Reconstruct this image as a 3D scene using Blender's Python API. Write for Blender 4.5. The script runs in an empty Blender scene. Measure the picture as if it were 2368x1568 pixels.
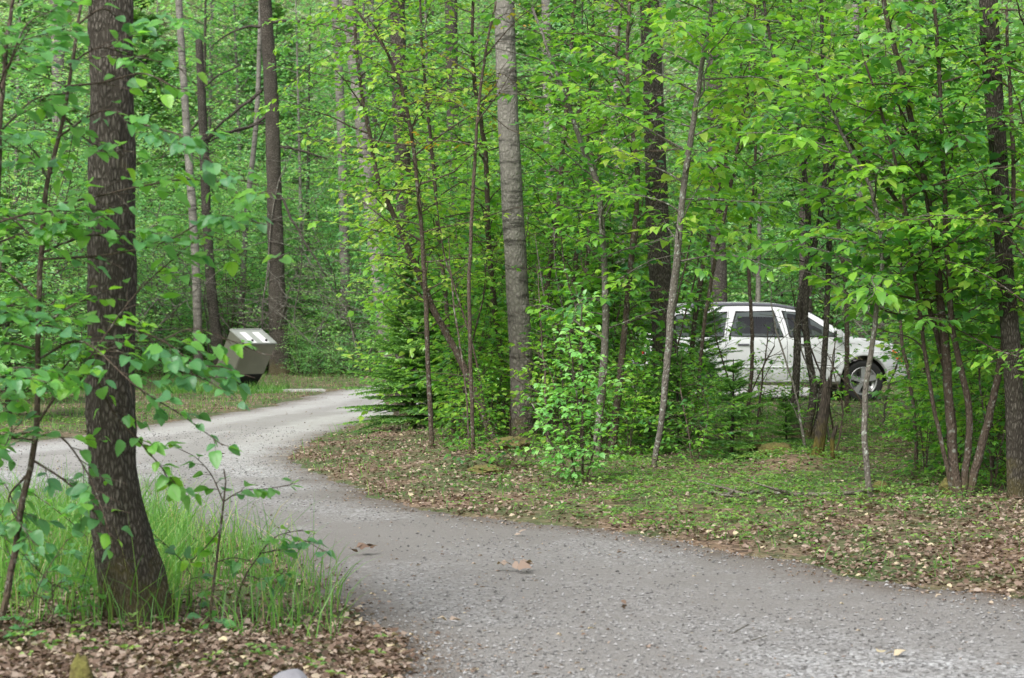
import bpy, math, random
import numpy as np
from mathutils import Vector, noise as mnoise

random.seed(7)
RS = np.random.RandomState(11)
C = bpy.context.scene.collection
PI = math.pi

# ------------------------------------------------------------------ camera
FPX = 75.0 / 36.0 * 2368.0
TH = math.atan(64.0 / FPX)
EYE = 1.6
def ray(px, py):
    dx = (px - 1184.0) / FPX; dy = (784.0 - py) / FPX
    return dx, math.cos(TH) + math.sin(TH) * dy, -math.sin(TH) + math.cos(TH) * dy
def P(px, py, Y):
    a, b, c = ray(px, py); t = Y / b
    return np.array([a * t, Y, EYE + c * t])
def G(px, py, z=0.0):
    a, b, c = ray(px, py); t = (z - EYE) / c
    return np.array([a * t, b * t, z])
def to_px(p):
    x, y, z = p[..., 0], p[..., 1], p[..., 2] - EYE
    f = math.cos(TH) * y - math.sin(TH) * z
    u = math.sin(TH) * y + math.cos(TH) * z
    return 1184 + FPX * x / f, 784 - FPX * u / f
def depth_of(py): return G(1184, py)[1]

cam_d = bpy.data.cameras.new("camera"); cam = bpy.data.objects.new("camera", cam_d); C.objects.link(cam)
cam_d.lens = 75; cam_d.sensor_width = 36; cam_d.clip_start = 0.1; cam_d.clip_end = 2000
cam.location = (0, 0, EYE); cam.rotation_euler = (PI / 2 - TH, 0, 0)
cam_d.dof.use_dof = True; cam_d.dof.focus_distance = 19; cam_d.dof.aperture_fstop = 5.0
bpy.context.scene.camera = cam

# ------------------------------------------------------------------ light
SUN_EL, SUN_AZ = math.radians(46), math.radians(-152)     # high, a little behind and left of the camera
w = bpy.data.worlds.new("World"); bpy.context.scene.world = w; w.use_nodes = True
nt = w.node_tree; bg = nt.nodes["Background"]
sky = nt.nodes.new("ShaderNodeTexSky"); sky.sky_type = 'NISHITA'; sky.sun_disc = False
sky.sun_elevation = SUN_EL; sky.sun_rotation = SUN_AZ; sky.air_density = 1.0; sky.dust_density = 4.0
hs = nt.nodes.new("ShaderNodeHueSaturation"); hs.inputs['Saturation'].default_value = 0.28; hs.inputs['Value'].default_value = 1.85
nt.links.new(sky.outputs[0], hs.inputs['Color']); nt.links.new(hs.outputs[0], bg.inputs['Color'])
bg.inputs['Strength'].default_value = 0.15
sd = bpy.data.lights.new("sun", 'SUN'); sd.energy = 3.1; sd.angle = math.radians(22); sd.color = (1, .97, .92)
so = bpy.data.objects.new("sun", sd); C.objects.link(so)
sv = Vector((math.cos(SUN_EL) * math.sin(SUN_AZ), math.cos(SUN_EL) * math.cos(SUN_AZ), math.sin(SUN_EL)))
so.rotation_euler = sv.to_track_quat('Z', 'Y').to_euler(); so.location = (0, 0, 30)
sc = bpy.context.scene
sc.view_settings.view_transform = 'Standard'; sc.view_settings.look = 'None'; sc.view_settings.exposure = 0
sc.render.engine = 'CYCLES'
sc.cycles.max_bounces = 7; sc.cycles.diffuse_bounces = 4; sc.cycles.transmission_bounces = 4
sc.cycles.glossy_bounces = 2; sc.cycles.transparent_max_bounces = 4
sc.cycles.caustics_reflective = False; sc.cycles.caustics_refractive = False

# ------------------------------------------------------------------ noise
_TAB = np.random.RandomState(3).rand(256, 256)
def vn(x, y):
    xi = np.floor(x).astype(int); yi = np.floor(y).astype(int)
    fx = x - xi; fy = y - yi; fx = fx * fx * (3 - 2 * fx); fy = fy * fy * (3 - 2 * fy)
    g = lambda a, b: _TAB[a % 256, b % 256]
    return (g(xi, yi) * (1 - fx) * (1 - fy) + g(xi + 1, yi) * fx * (1 - fy) + g(xi, yi + 1) * (1 - fx) * fy + g(xi + 1, yi + 1) * fx * fy)
def fbm(x, y, o=3):
    s = 0; a = .5; t = 0
    for k in range(o):
        s = s + a * vn(x * 2 ** k + 17 * k, y * 2 ** k + 31 * k); t += a; a *= .5
    return s / t - .5
def sstep(a, b, x):
    t = np.clip((x - a) / (b - a), 0, 1); return t * t * (3 - 2 * t)

# ------------------------------------------------------------------ mesh helpers
def mesh(name, V, faces, mat=None, smooth=False, tint=None, uv=None):
    """faces: list of (M,3) / (M,4) int arrays"""
    V = np.asarray(V, dtype=np.float32).reshape(-1, 3)
    fs = [np.asarray(f, dtype=np.int32) for f in faces if len(f)]
    me = bpy.data.meshes.new(name)
    me.vertices.add(len(V)); me.vertices.foreach_set('co', V.ravel())
    loops = np.concatenate([f.ravel() for f in fs])
    tot = np.concatenate([np.full(len(f), f.shape[1], dtype=np.int32) for f in fs])
    st = np.concatenate([[0], np.cumsum(tot)[:-1]]).astype(np.int32)
    me.loops.add(len(loops)); me.loops.foreach_set('vertex_index', loops)
    me.polygons.add(len(tot)); me.polygons.foreach_set('loop_start', st)
    try: me.polygons.foreach_set('loop_total', tot)
    except Exception: pass
    me.polygons.foreach_set('use_smooth', np.full(len(tot), smooth, dtype=bool))
    me.update(calc_edges=True)
    if tint is not None:
        a = me.attributes.new('tint', 'FLOAT', 'POINT'); a.data.foreach_set('value', np.asarray(tint, dtype=np.float32))
    if uv is not None:
        l = me.uv_layers.new(name='UVMap'); l.data.foreach_set('uv', np.asarray(uv, dtype=np.float32)[loops].ravel())
    if mat: me.materials.append(mat)
    me.validate()
    return me
def link(name, me, parent=None, loc=(0, 0, 0)):
    o = bpy.data.objects.new(name, me); C.objects.link(o); o.location = loc
    if parent: o.parent = parent
    return o
def thing(name, label, cat, loc, group=None, rz=0):
    o = bpy.data.objects.new(name, None); C.objects.link(o); o.location = loc; o.rotation_euler = (0, 0, rz)
    o.empty_display_size = .2
    o['label'] = label; o['category'] = cat
    if group: o['group'] = group
    return o
def tag(o, label, cat, group=None, kind=None):
    o['label'] = label; o['category'] = cat
    if group: o['group'] = group
    if kind: o['kind'] = kind
    return o

class Tubes:
    def __init__(s): s.V = []; s.F = []; s.n = 0
    def add(s, pts, rad, k=6, cap=True, amp=0.0, freq=1.0, seed=0.0, lobes=0.0):
        pts = np.asarray(pts, float); rad = np.asarray(rad, float); n = len(pts)
        T = np.gradient(pts, axis=0); T /= np.linalg.norm(T, axis=1)[:, None] + 1e-9
        ref = np.array([1., 0, 0]) if abs(T[0][0]) < .8 else np.array([0, 1., 0])
        A = np.cross(T, ref); A /= np.linalg.norm(A, axis=1)[:, None] + 1e-9
        B = np.cross(T, A)
        th = np.arange(k) * 2 * PI / k
        R = np.repeat(rad[:, None], k, 1)
        if lobes:
            zz = pts[:, 2] - pts[0, 2]
            R = R * (1 + lobes * np.exp(-zz / .22)[:, None] * (np.sin(th * 5 + seed) * .6 + np.sin(th * 3 + 1.3 * seed) * .5)[None])
        if amp:
            N = np.zeros((n, k))
            for i in range(n):
                for j in range(k):
                    q = Vector((math.cos(th[j]) * freq, math.sin(th[j]) * freq, pts[i, 2] * freq * 1.2 + seed))
                    N[i, j] = mnoise.noise(q) + .5 * mnoise.noise(q * 2.3)
            R = R * (1 + amp * N)
        V = pts[:, None] + (A[:, None] * np.cos(th)[None, :, None] + B[:, None] * np.sin(th)[None, :, None]) * R[..., None]
        i = np.arange(n - 1)[:, None] * k; j = np.arange(k)[None]; j2 = (j + 1) % k
        F = np.stack([i + j, i + j2, i + k + j2, i + k + j], -1).reshape(-1, 4) + s.n
        s.V.append(V.reshape(-1, 3)); s.F.append(F); s.n += n * k
        if cap:
            s.V.append(pts[-1:] + T[-1:] * rad[-1] * .5); a = s.n - k
            s.F.append(np.array([[a + q, a + (q + 1) % k, s.n, s.n] for q in range(k)])[:, :3]); s.n += 1
    def build(s, name, mat, origin=(0, 0, 0), smooth=True):
        V = np.concatenate(s.V) - np.asarray(origin)
        return mesh(name, V, [f for f in s.F if f.shape[1] == 4] + [f for f in s.F if f.shape[1] == 3], mat, smooth)

def catmull(pts, n):
    pts = np.asarray(pts, float); m = len(pts)
    if m == 2: return pts[0] + (pts[1] - pts[0]) * np.linspace(0, 1, n)[:, None]
    Q = np.vstack([2 * pts[0] - pts[1], pts, 2 * pts[-1] - pts[-2]])
    out = []
    for t in np.linspace(0, m - 1 - 1e-6, n):
        i = int(t); f = t - i; a, b, c, d = Q[i:i + 4]
        out.append(.5 * ((2 * b) + (c - a) * f + (2 * a - 5 * b + 4 * c - d) * f * f + (-a + 3 * b - 3 * c + d) * f ** 3))
    return np.array(out)

# leaf templates: x along, y across, z up; (verts, tris, quads)
LT_FAR = (np.array([(0, 0, 0), (.45, .34, .09), (1, 0, -.06), (.45, -.34, .09)]), np.array([(0, 2, 1), (0, 3, 2)]), None)
LT_MID = (np.array([(0, 0, 0), (.22, .29, .07), (.22, 0, 0), (.22, -.29, .07), (.6, .27, .06), (.6, 0, -.02), (.6, -.27, .06), (1, 0, -.12)]),
          np.array([(0, 2, 1), (0, 3, 2), (4, 5, 7), (5, 6, 7)]), np.array([(1, 2, 5, 4), (2, 3, 6, 5)]))
def fine_leaf():
    xs = [0, .06, .14, .22, .31, .4, .5, .6, .7, .79, .87, .94, 1]
    V = []; T = []; Q = []
    for i, x in enumerate(xs):
        wdt = .33 * math.sin(PI * min(1, x ** .76)) ** .85 * (1.07 if i % 2 else .95) if 0 < x < 1 else 0
        zc = -.16 * x * x + .03 * math.sin(x * 6)
        V += [(x + (.02 if i % 2 else 0), wdt, zc + wdt * .22), (x, 0, zc), (x + (.02 if i % 2 else 0), -wdt, zc + wdt * .22)]
    for i in range(len(xs) - 1):
        a = 3 * i; b = a + 3
        Q += [(a, a + 1, b + 1, b), (a + 1, a + 2, b + 2, b + 1)]
    return np.array(V), None, np.array(Q)
LT_FINE = fine_leaf()
def crumple():
    return (np.array([(0, 0, 0), (.25, .3, .16), (.25, 0, 0), (.25, -.3, .08), (.65, .28, .05), (.65, 0, .1), (.6, -.27, .2), (1, 0, .02)]), LT_MID[1], LT_MID[2])
LT_DEAD = crumple()

# gaps in the foliage seen in the photograph: (x0, x1, y0, y1, nearest, farthest, share kept)
GAPS = [(1900, 1985, 770, 905, 13, 37, .50), (1985, 2095, 740, 905, 13, 37, .10), (1488, 1575, 120, 960, 15, 26.9, .28), (1145, 1235, 0, 1010, 12, 24, .22), (1425, 2085, 712, 900, 13, 37, .58), (205, 315, 0, 1400, 5, 10.7, .35), (900, 965, 100, 700, 13, 27, .75),
        (565, 645, 755, 900, 5, 12, .25), (860, 1065, 740, 1000, 13, 27.5, .35), (590, 665, 0, 860, 5, 12, .35), (2285, 2355, 0, 1150, 12, 16.6, .45), (320, 660, 60, 250, 5, 12, .45), (320, 660, 640, 800, 5, 12, .4)]
class Leaves:
    def prune(s):
        A = np.array(s.p); X_, Y_ = to_px(A); D_ = A[:, 1]; keep = np.ones(len(A), bool); rnd = RS.rand(len(A))
        for x0, x1, y0, y1, n0, n1, f in GAPS: keep &= ~((X_ > x0) & (X_ < x1) & (Y_ > y0) & (Y_ < y1) & (D_ > n0) & (D_ < n1) & (rnd > f))
        for k in 'pdnst': setattr(s, k, [v for v, q in zip(getattr(s, k), keep) if q])
    def __init__(s): s.p = []; s.d = []; s.n = []; s.s = []; s.t = []
    def add(s, p, d, n, size, t): s.p.append(p); s.d.append(d); s.n.append(n); s.s.append(size); s.t.append(t)
    def build(s, name, mat, tmpl, origin=(0, 0, 0), wscale=None, flat=False):
        Pp = np.array(s.p) - np.asarray(origin); D = np.array(s.d); N = np.array(s.n); S = np.array(s.s)
        X = D / (np.linalg.norm(D, axis=1)[:, None] + 1e-9)
        Z = N - (N * X).sum(1)[:, None] * X; Z /= np.linalg.norm(Z, axis=1)[:, None] + 1e-9
        Y = np.cross(Z, X)
        T = tmpl[0]; m = len(S); k = len(T)
        fold = RS.uniform(.3, 2.0, m)[:, None, None]; wd = RS.uniform(.85, 1.2, m)[:, None, None] * (wscale or 1)
        V = Pp[:, None] + S[:, None, None] * (T[None, :, 0, None] * X[:, None] + T[None, :, 1, None] * wd * Y[:, None] + T[None, :, 2, None] * fold * Z[:, None])
        off = (np.arange(m) * k)[:, None, None]
        fs = []
        if tmpl[1] is not None: fs.append((tmpl[1][None] + off).reshape(-1, 3))
        if tmpl[2] is not None: fs.append((tmpl[2][None] + off).reshape(-1, 4))
        uv = np.tile(T[:, :2], (m, 1)) if tmpl is LT_FINE else None
        return mesh(name, V.reshape(-1, 3), fs, mat, k > 4, np.repeat(np.array(s.t), k), uv)

# ------------------------------------------------------------------ materials
def newmat(name):
    m = bpy.data.materials.new(name); m.use_nodes = True
    t = m.node_tree; return m, t, t.nodes["Principled BSDF"], t.nodes["Material Output"]
def nd(t, kind, **kw):
    n = t.nodes.new(kind)
    for k, v in kw.items():
        if k in n.inputs: n.inputs[k].default_value = v
        else: setattr(n, k, v)
    return n
def ramp(t, fac, stops):
    r = t.nodes.new("ShaderNodeValToRGB"); e = r.color_ramp.elements
    while len(e) < len(stops): e.new(.5)
    for q, (p, c) in zip(e, stops): q.position = p; q.color = (*c, 1) if len(c) == 3 else c
    if fac is not None: t.links.new(fac, r.inputs['Fac'])
    return r.outputs['Color']
def mixc(t, fac, a, b, mode='MIX'):
    n = t.nodes.new("ShaderNodeMix"); n.data_type = 'RGBA'; n.blend_type = mode
    def put(i, v):
        if hasattr(v, 'links') or isinstance(v, bpy.types.NodeSocket): t.links.new(v, n.inputs[i])
        else: n.inputs[i].default_value = v if i == 0 else (*v, 1)
    put(0, fac); put(6, a); put(7, b); return n.outputs[2]
def tex(t, kind, scale, vec=None, **kw):
    n = nd(t, kind, Scale=scale, **kw)
    if vec is not None: t.links.new(vec, n.inputs['Vector'])
    return n
def mapping(t, sc_, src='Object'):
    tc = t.nodes.new("ShaderNodeTexCoord"); mp = t.nodes.new("ShaderNodeMapping"); mp.inputs['Scale'].default_value = sc_
    t.links.new(tc.outputs[src], mp.inputs['Vector']); return mp.outputs[0], tc
def bump(t, h, b, strength=.5, dist=.01):
    n = nd(t, "ShaderNodeBump", Strength=strength, Distance=dist); t.links.new(h, n.inputs['Height']); t.links.new(n.outputs[0], b.inputs['Normal'])

def leaf_mat(name, stops, trans=.44, rough=.31, veins=False, spec=.7, tboost=1.9):
    m, t, b, out = newmat(name)
    at = nd(t, "ShaderNodeAttribute", attribute_name='tint')
    oi = t.nodes.new("ShaderNodeObjectInfo")
    ad = nd(t, "ShaderNodeMath", operation='MULTIPLY_ADD'); t.links.new(oi.outputs['Random'], ad.inputs[0]); ad.inputs[1].default_value = .16
    t.links.new(at.outputs['Fac'], ad.inputs[2])
    col = ramp(t, ad.outputs[0], stops)
    if veins:
        uvn = t.nodes.new("ShaderNodeUVMap"); sp = t.nodes.new("ShaderNodeSeparateXYZ"); t.links.new(uvn.outputs[0], sp.inputs[0])
        av = nd(t, "ShaderNodeMath", operation='ABSOLUTE'); t.links.new(sp.outputs[1], av.inputs[0])
        ln = nd(t, "ShaderNodeMath", operation='LESS_THAN'); ln.inputs[1].default_value = .014; t.links.new(av.outputs[0], ln.inputs[0])
        ph = nd(t, "ShaderNodeMath", operation='MULTIPLY_ADD'); ph.inputs[1].default_value = -.75
        t.links.new(av.outputs[0], ph.inputs[0]); t.links.new(sp.outputs[0], ph.inputs[2])
        sn = nd(t, "ShaderNodeMath", operation='MULTIPLY'); sn.inputs[1].default_value = 62; t.links.new(ph.outputs[0], sn.inputs[0])
        s2 = nd(t, "ShaderNodeMath", operation='SINE'); t.links.new(sn.outputs[0], s2.inputs[0])
        s3 = nd(t, "ShaderNodeMapRange"); s3.inputs[1].default_value = .55; s3.inputs[2].default_value = 1; s3.inputs[3].default_value = 0; s3.inputs[4].default_value = .3
        t.links.new(s2.outputs[0], s3.inputs[0])
        mx = nd(t, "ShaderNodeMath", operation='MAXIMUM'); t.links.new(ln.outputs[0], mx.inputs[0]); t.links.new(s3.outputs[0], mx.inputs[1])
        m2 = nd(t, "ShaderNodeMath", operation='MULTIPLY'); m2.inputs[1].default_value = .5; t.links.new(mx.outputs[0], m2.inputs[0])
        col = mixc(t, m2.outputs[0], col, (.16, .30, .10))
        bump(t, s2.outputs[0], b, .25, .003)
    t.links.new(col, b.inputs['Base Color']); b.inputs['Roughness'].default_value = rough
    b.inputs['Specular IOR Level'].default_value = spec
    tr = t.nodes.new("ShaderNodeBsdfTranslucent")
    tc_ = mixc(t, 1.0, col, (tboost * 1.0, tboost, tboost * .5), 'MULTIPLY'); t.links.new(tc_, tr.inputs['Color'])
    ms = t.nodes.new("ShaderNodeMixShader"); ms.inputs[0].default_value = trans
    t.links.new(b.outputs[0], ms.inputs[1]); t.links.new(tr.outputs[0], ms.inputs[2]); t.links.new(ms.outputs[0], out.inputs['Surface'])
    return m
M = {}
GREEN = [(0, (.038, .13, .055)), (.28, (.078, .23, .058)), (.58, (.145, .34, .050)), (.82, (.22, .44, .055)), (1, (.31, .44, .085))]
M['leaf'] = leaf_mat('alder_leaf', GREEN)
M['leaf_near'] = leaf_mat('near_leaf', [(0, (.07, .20, .11)), (.4, (.11, .30, .11)), (.75, (.16, .40, .07)), (1, (.24, .48, .05))], veins=True, rough=.33)
M['leaf_far'] = leaf_mat('far_leaf', [(0, (.05, .16, .075)), (.35, (.12, .32, .13)), (.7, (.22, .46, .16)), (1, (.36, .54, .22))], rough=.5)
M['leaf_haze'] = leaf_mat('hazy_far_leaf', [(0, (.14, .22, .14)), (.5, (.30, .42, .26)), (1, (.55, .62, .50))], rough=.6)  # pale tones put haze and bright sky gaps into the leaf colour
M['leaf_bright'] = leaf_mat('bright_leaf', [(0, (.14, .36, .12)), (.6, (.22, .48, .15)), (1, (.34, .58, .20))], rough=.4)
M['leaf_rusty'] = leaf_mat('rusty_leaf', [(0, (.12, .22, .03)), (.5, (.24, .26, .03)), (1, (.36, .20, .03))])
M['needle'] = leaf_mat('needle', [(0, (.035, .11, .03)), (.5, (.085, .22, .035)), (.85, (.17, .36, .05)), (1, (.24, .44, .06))], trans=.25, rough=.5)
M['grass'] = leaf_mat('grass_blade', [(0, (.05, .15, .03)), (.5, (.09, .25, .04)), (.8, (.15, .33, .06)), (.93, (.24, .36, .09)), (1, (.40, .36, .20))], rough=.5)
M['cover'] = leaf_mat('ground_cover_leaf', [(0, (.05, .13, .03)), (.5, (.11, .245, .05)), (1, (.24, .38, .10))], rough=.5)
M['dead'] = leaf_mat('dead_leaf', [(0, (.04, .027, .02)), (.3, (.12, .078, .056)), (.6, (.23, .168, .13)), (.85, (.36, .29, .24)), (1, (.50, .43, .28))], trans=.15, rough=.7, tboost=1.2, spec=.25)

def bark_mat(name, dark, light, scale=(22, 22, 5), furrow=.8, moss=.0, mossz=.5, bands=0.0, lichen=0.0):
    m, t, b, out = newmat(name)
    v, tc = mapping(t, scale)
    wob = tex(t, "ShaderNodeTexNoise", .8, v, Detail=5, Roughness=.7)
    vv = mixc(t, .6, v, wob.outputs['Color'], 'ADD')
    vo = tex(t, "ShaderNodeTexVoronoi", 1.6, vv, feature='DISTANCE_TO_EDGE')
    n1 = tex(t, "ShaderNodeTexNoise", 2.2, vv, Detail=6, Roughness=.7)
    f = nd(t, "ShaderNodeMapRange"); f.inputs[2].default_value = .32; t.links.new(vo.outputs['Distance'], f.inputs[0])
    h = nd(t, "ShaderNodeMath", operation='MULTIPLY'); t.links.new(f.outputs[0], h.inputs[0]); t.links.new(n1.outputs['Fac'], h.inputs[1])
    h2 = nd(t, "ShaderNodeMapRange"); h2.inputs[1].default_value = .08; h2.inputs[2].default_value = .62; t.links.new(h.outputs[0], h2.inputs[0])
    hx = nd(t, "ShaderNodeMath", operation='MULTIPLY_ADD'); hx.inputs[1].default_value = furrow; hx.inputs[2].default_value = 1 - furrow
    t.links.new(h2.outputs[0], hx.inputs[0])
    vo_, _ = mapping(t, (1, 1, 1))
    big = tex(t, "ShaderNodeTexNoise", 3.5, vo_, Detail=3)
    mul = nd(t, "ShaderNodeMath", operation='MULTIPLY'); t.links.new(hx.outputs[0], mul.inputs[0])
    bm = nd(t, "ShaderNodeMapRange"); bm.inputs[1].default_value = .3; bm.inputs[2].default_value = .7; bm.inputs[3].default_value = .55; bm.inputs[4].default_value = 1.15
    t.links.new(big.outputs['Fac'], bm.inputs[0]); t.links.new(bm.outputs[0], mul.inputs[1])
    col = mixc(t, mul.outputs[0], dark, light)
    if bands:
        vb, _ = mapping(t, (3, 3, 16)); nb = tex(t, "ShaderNodeTexNoise", 1.0, vb, Detail=5, Roughness=.65)
        fb = nd(t, "ShaderNodeMapRange"); fb.inputs[1].default_value = .52; fb.inputs[2].default_value = .66; fb.inputs[4].default_value = bands
        t.links.new(nb.outputs['Fac'], fb.inputs[0]); col = mixc(t, fb.outputs[0], col, tuple(c * .45 for c in dark))
        # scars rougher and darker towards the foot
        sp = t.nodes.new("ShaderNodeSeparateXYZ"); t.links.new(tc.outputs['Object'], sp.inputs[0])
        fz = nd(t, "ShaderNodeMapRange"); fz.inputs[1].default_value = 2.3; fz.inputs[2].default_value = .2; fz.inputs[4].default_value = .75
        t.links.new(sp.outputs[2], fz.inputs[0]); col = mixc(t, fz.outputs[0], col, mixc(t, h2.outputs[0], (.035, .026, .02), (.17, .145, .12)))
    if lichen:
        nl = tex(t, "ShaderNodeTexNoise", 26, vo_, Detail=4); fl = nd(t, "ShaderNodeMapRange"); fl.inputs[1].default_value = .58; fl.inputs[2].default_value = .66; fl.inputs[4].default_value = lichen
        t.links.new(nl.outputs['Fac'], fl.inputs[0]); col = mixc(t, fl.outputs[0], col, (.36, .39, .34))
    if moss:
        sp = t.nodes.new("ShaderNodeSeparateXYZ"); t.links.new(tc.outputs['Object'], sp.inputs[0])
        nm = tex(t, "ShaderNodeTexNoise", 7, vo_, Detail=4)
        z = nd(t, "ShaderNodeMapRange"); z.inputs[1].default_value = mossz; z.inputs[2].default_value = 0; z.inputs[3].default_value = .0; z.inputs[4].default_value = .55
        t.links.new(sp.outputs[2], z.inputs[0])
        s = nd(t, "ShaderNodeMath", operation='ADD'); t.links.new(z.outputs[0], s.inputs[0]); t.links.new(nm.outputs['Fac'], s.inputs[1])
        q = nd(t, "ShaderNodeMapRange"); q.inputs[1].default_value = .66; q.inputs[2].default_value = .85; q.inputs[4].default_value = moss
        t.links.new(s.outputs[0], q.inputs[0]); col = mixc(t, q.outputs[0], col, (.10, .085, .02))
    t.links.new(col, b.inputs['Base Color']); b.inputs['Roughness'].default_value = .9; b.inputs['Specular IOR Level'].default_value = .2
    bump(t, hx.outputs[0], b, .9, .02)
    return m
M['bark_dark'] = bark_mat('furrowed_dark_bark', (.022, .018, .013), (.235, .212, .18), (38, 38, 11), .9, .4, .45)
M['bark_mid'] = bark_mat('brown_grey_bark', (.024, .021, .017), (.215, .195, .165), (34, 34, 10), .9, .3, .5)
M['bark_pale'] = bark_mat('pale_banded_bark', (.075, .07, .06), (.29, .275, .245), (14, 14, 9), .5, .35, .45, bands=.85)
M['bark_twig'] = bark_mat('smooth_stem_bark', (.045, .034, .026), (.15, .115, .09), (30, 30, 12), .6, .2, .3, lichen=.45)
M['bark_lichen'] = bark_mat('lichened_stem_bark', (.07, .06, .05), (.25, .23, .20), (30, 30, 12), .6, .2, .3, lichen=.9)
M['bark_moss'] = bark_mat('mossy_rotten_wood', (.024, .02, .016), (.13, .105, .08), (34, 34, 6), .9, 1.0, .42)

def simple(name, col, rough=.6, metal=0, noise_amt=.15, nscale=6, coat=0, spec=.5):
    m, t, b, out = newmat(name)
    v, _ = mapping(t, (1, 1, 1)); n = tex(t, "ShaderNodeTexNoise", nscale, v, Detail=5)
    mr = nd(t, "ShaderNodeMapRange"); mr.inputs[3].default_value = 1 - noise_amt; mr.inputs[4].default_value = 1 + noise_amt
    t.links.new(n.outputs['Fac'], mr.inputs[0])
    hsn = t.nodes.new("ShaderNodeHueSaturation"); hsn.inputs['Color'].default_value = (*col, 1); t.links.new(mr.outputs[0], hsn.inputs['Value'])
    t.links.new(hsn.outputs[0], b.inputs['Base Color']); b.inputs['Roughness'].default_value = rough; b.inputs['Metallic'].default_value = metal
    b.inputs['Coat Weight'].default_value = coat; b.inputs['Specular IOR Level'].default_value = spec
    return m
def moss_mat():
    m, t, b, out = newmat('moss'); v, _ = mapping(t, (1, 1, 1))
    n = tex(t, "ShaderNodeTexNoise", 40, v, Detail=6); n2 = tex(t, "ShaderNodeTexNoise", 9, v, Detail=3)
    c = ramp(t, n.outputs['Fac'], [(.3, (.045, .05, .008)), (.55, (.11, .125, .02)), (.75, (.20, .21, .05))])
    c = mixc(t, n2.outputs['Fac'], c, (.13, .09, .04)); t.links.new(c, b.inputs['Base Color']); b.inputs['Roughness'].default_value = 1
    bump(t, n.outputs['Fac'], b, 1, .02); return m
M['moss'] = moss_mat()

# ------------------------------------------------------------------ road outline and terrain
edge_px = [(2900, 1470), (2368, 1392), (2150, 1362), (2000, 1335), (1850, 1305), (1700, 1275), (1550, 1250), (1400, 1228), (1250, 1213), (1100, 1196),
           (980, 1178), (880, 1152), (800, 1122), (720, 1088), (672, 1062), (690, 1036), (745, 1012), (805, 990), (865, 967), (950, 957), (1100, 950), (1300, 945), (1450, 938), (1600, 927), (1800, 919), (1930, 914),
           (1940, 896), (1800, 890), (1500, 890), (1200, 888), (1000, 884), (860, 892), (760, 905), (640, 936), (520, 957), (400, 974), (300, 992), (150, 1012), (0, 1032), (-400, 1070),
           (-400, 1235), (0, 1215), (200, 1203), (350, 1200), (480, 1232), (600, 1268), (700, 1325), (760, 1398), (830, 1450), (900, 1500), (945, 1568), (985, 1700)]
ROAD = np.array([G(*p)[:2] for p in edge_px] + [(-.2, 3.0), (0, -8), (14, -8), (14, 6)])
def sdist(x, y):
    x = np.asarray(x, float); y = np.asarray(y, float); sh = x.shape; x = x.ravel(); y = y.ravel()
    d = np.full(x.shape, 1e9); ins = np.zeros(x.shape, bool); n = len(ROAD)
    for i in range(n):
        a = ROAD[i]; b = ROAD[(i + 1) % n]; e = b - a
        t = np.clip(((x - a[0]) * e[0] + (y - a[1]) * e[1]) / (e @ e), 0, 1)
        d = np.minimum(d, np.hypot(x - a[0] - t * e[0], y - a[1] - t * e[1]))
        if a[1] != b[1]:
            c = ((a[1] > y) != (b[1] > y)) & (x < (b[0] - a[0]) * (y - a[1]) / (b[1] - a[1]) + a[0]); ins ^= c
    d = np.where(ins, -d, d)
    d = d + .35 * fbm(x * 1.1, y * 1.1) + .18 * fbm(x * 4, y * 4)
    return d.reshape(sh)
CARP = G(1775, 926)
def H(x, y, s=None):
    x = np.asarray(x, float); y = np.asarray(y, float)
    if s is None: s = sdist(x, y)
    h = -.05 + .06 * sstep(-.22, .05, s) + .10 * sstep(0, 1.8, s) * (1 - sstep(26, 33, y))
    h = h + (.07 * fbm(x * .9, y * .9) + .035 * fbm(x * 3.1, y * 3.1)) * sstep(0, .6, s)
    # mossy hummock under the stump
    m = G(1850, 1120); h = h + .16 * np.exp(-(((x - m[0]) / .55) ** 2 + ((y - m[1]) / .8) ** 2))
    m = G(1150, 1090); h = h + .09 * np.exp(-(((x - m[0]) / .5) ** 2 + ((y - m[1]) / .9) ** 2))
    h = h + 46 * sstep(88, 190, y + 6 * fbm(x * .05, y * .05)) + 3 * fbm(x * .06, y * .06) * sstep(60, 120, y)
    return h
def axis(fine0, fine1, step, lo, hi):
    a = list(np.arange(fine0, fine1, step)); v = fine1; st = step
    while v < hi: a.append(v); st *= 1.13; v += st
    a.append(hi); v = fine0; st = step
    while v > lo: st *= 1.13; v -= st; a.insert(0, max(v, lo))
    return np.array(sorted(set(a)))
def sheet(name, xs, ys, zf, keep=None):
    X, Y = np.meshgrid(xs, ys); Z = zf(X, Y); nx, ny = len(xs), len(ys)
    V = np.stack([X, Y, Z], -1).reshape(-1, 3)
    i = np.arange(ny - 1)[:, None] * nx; j = np.arange(nx - 1)[None]
    F = np.stack([i + j, i + j + 1, i + nx + j + 1, i + nx + j], -1).reshape(-1, 4)
    if keep is not None:
        k = keep(X, Y).ravel(); F = F[k[F].all(1)]
        u = np.unique(F); mp = np.zeros(len(V), int); mp[u] = np.arange(len(u)); V = V[u]; F = mp[F]
    return V, F

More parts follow.
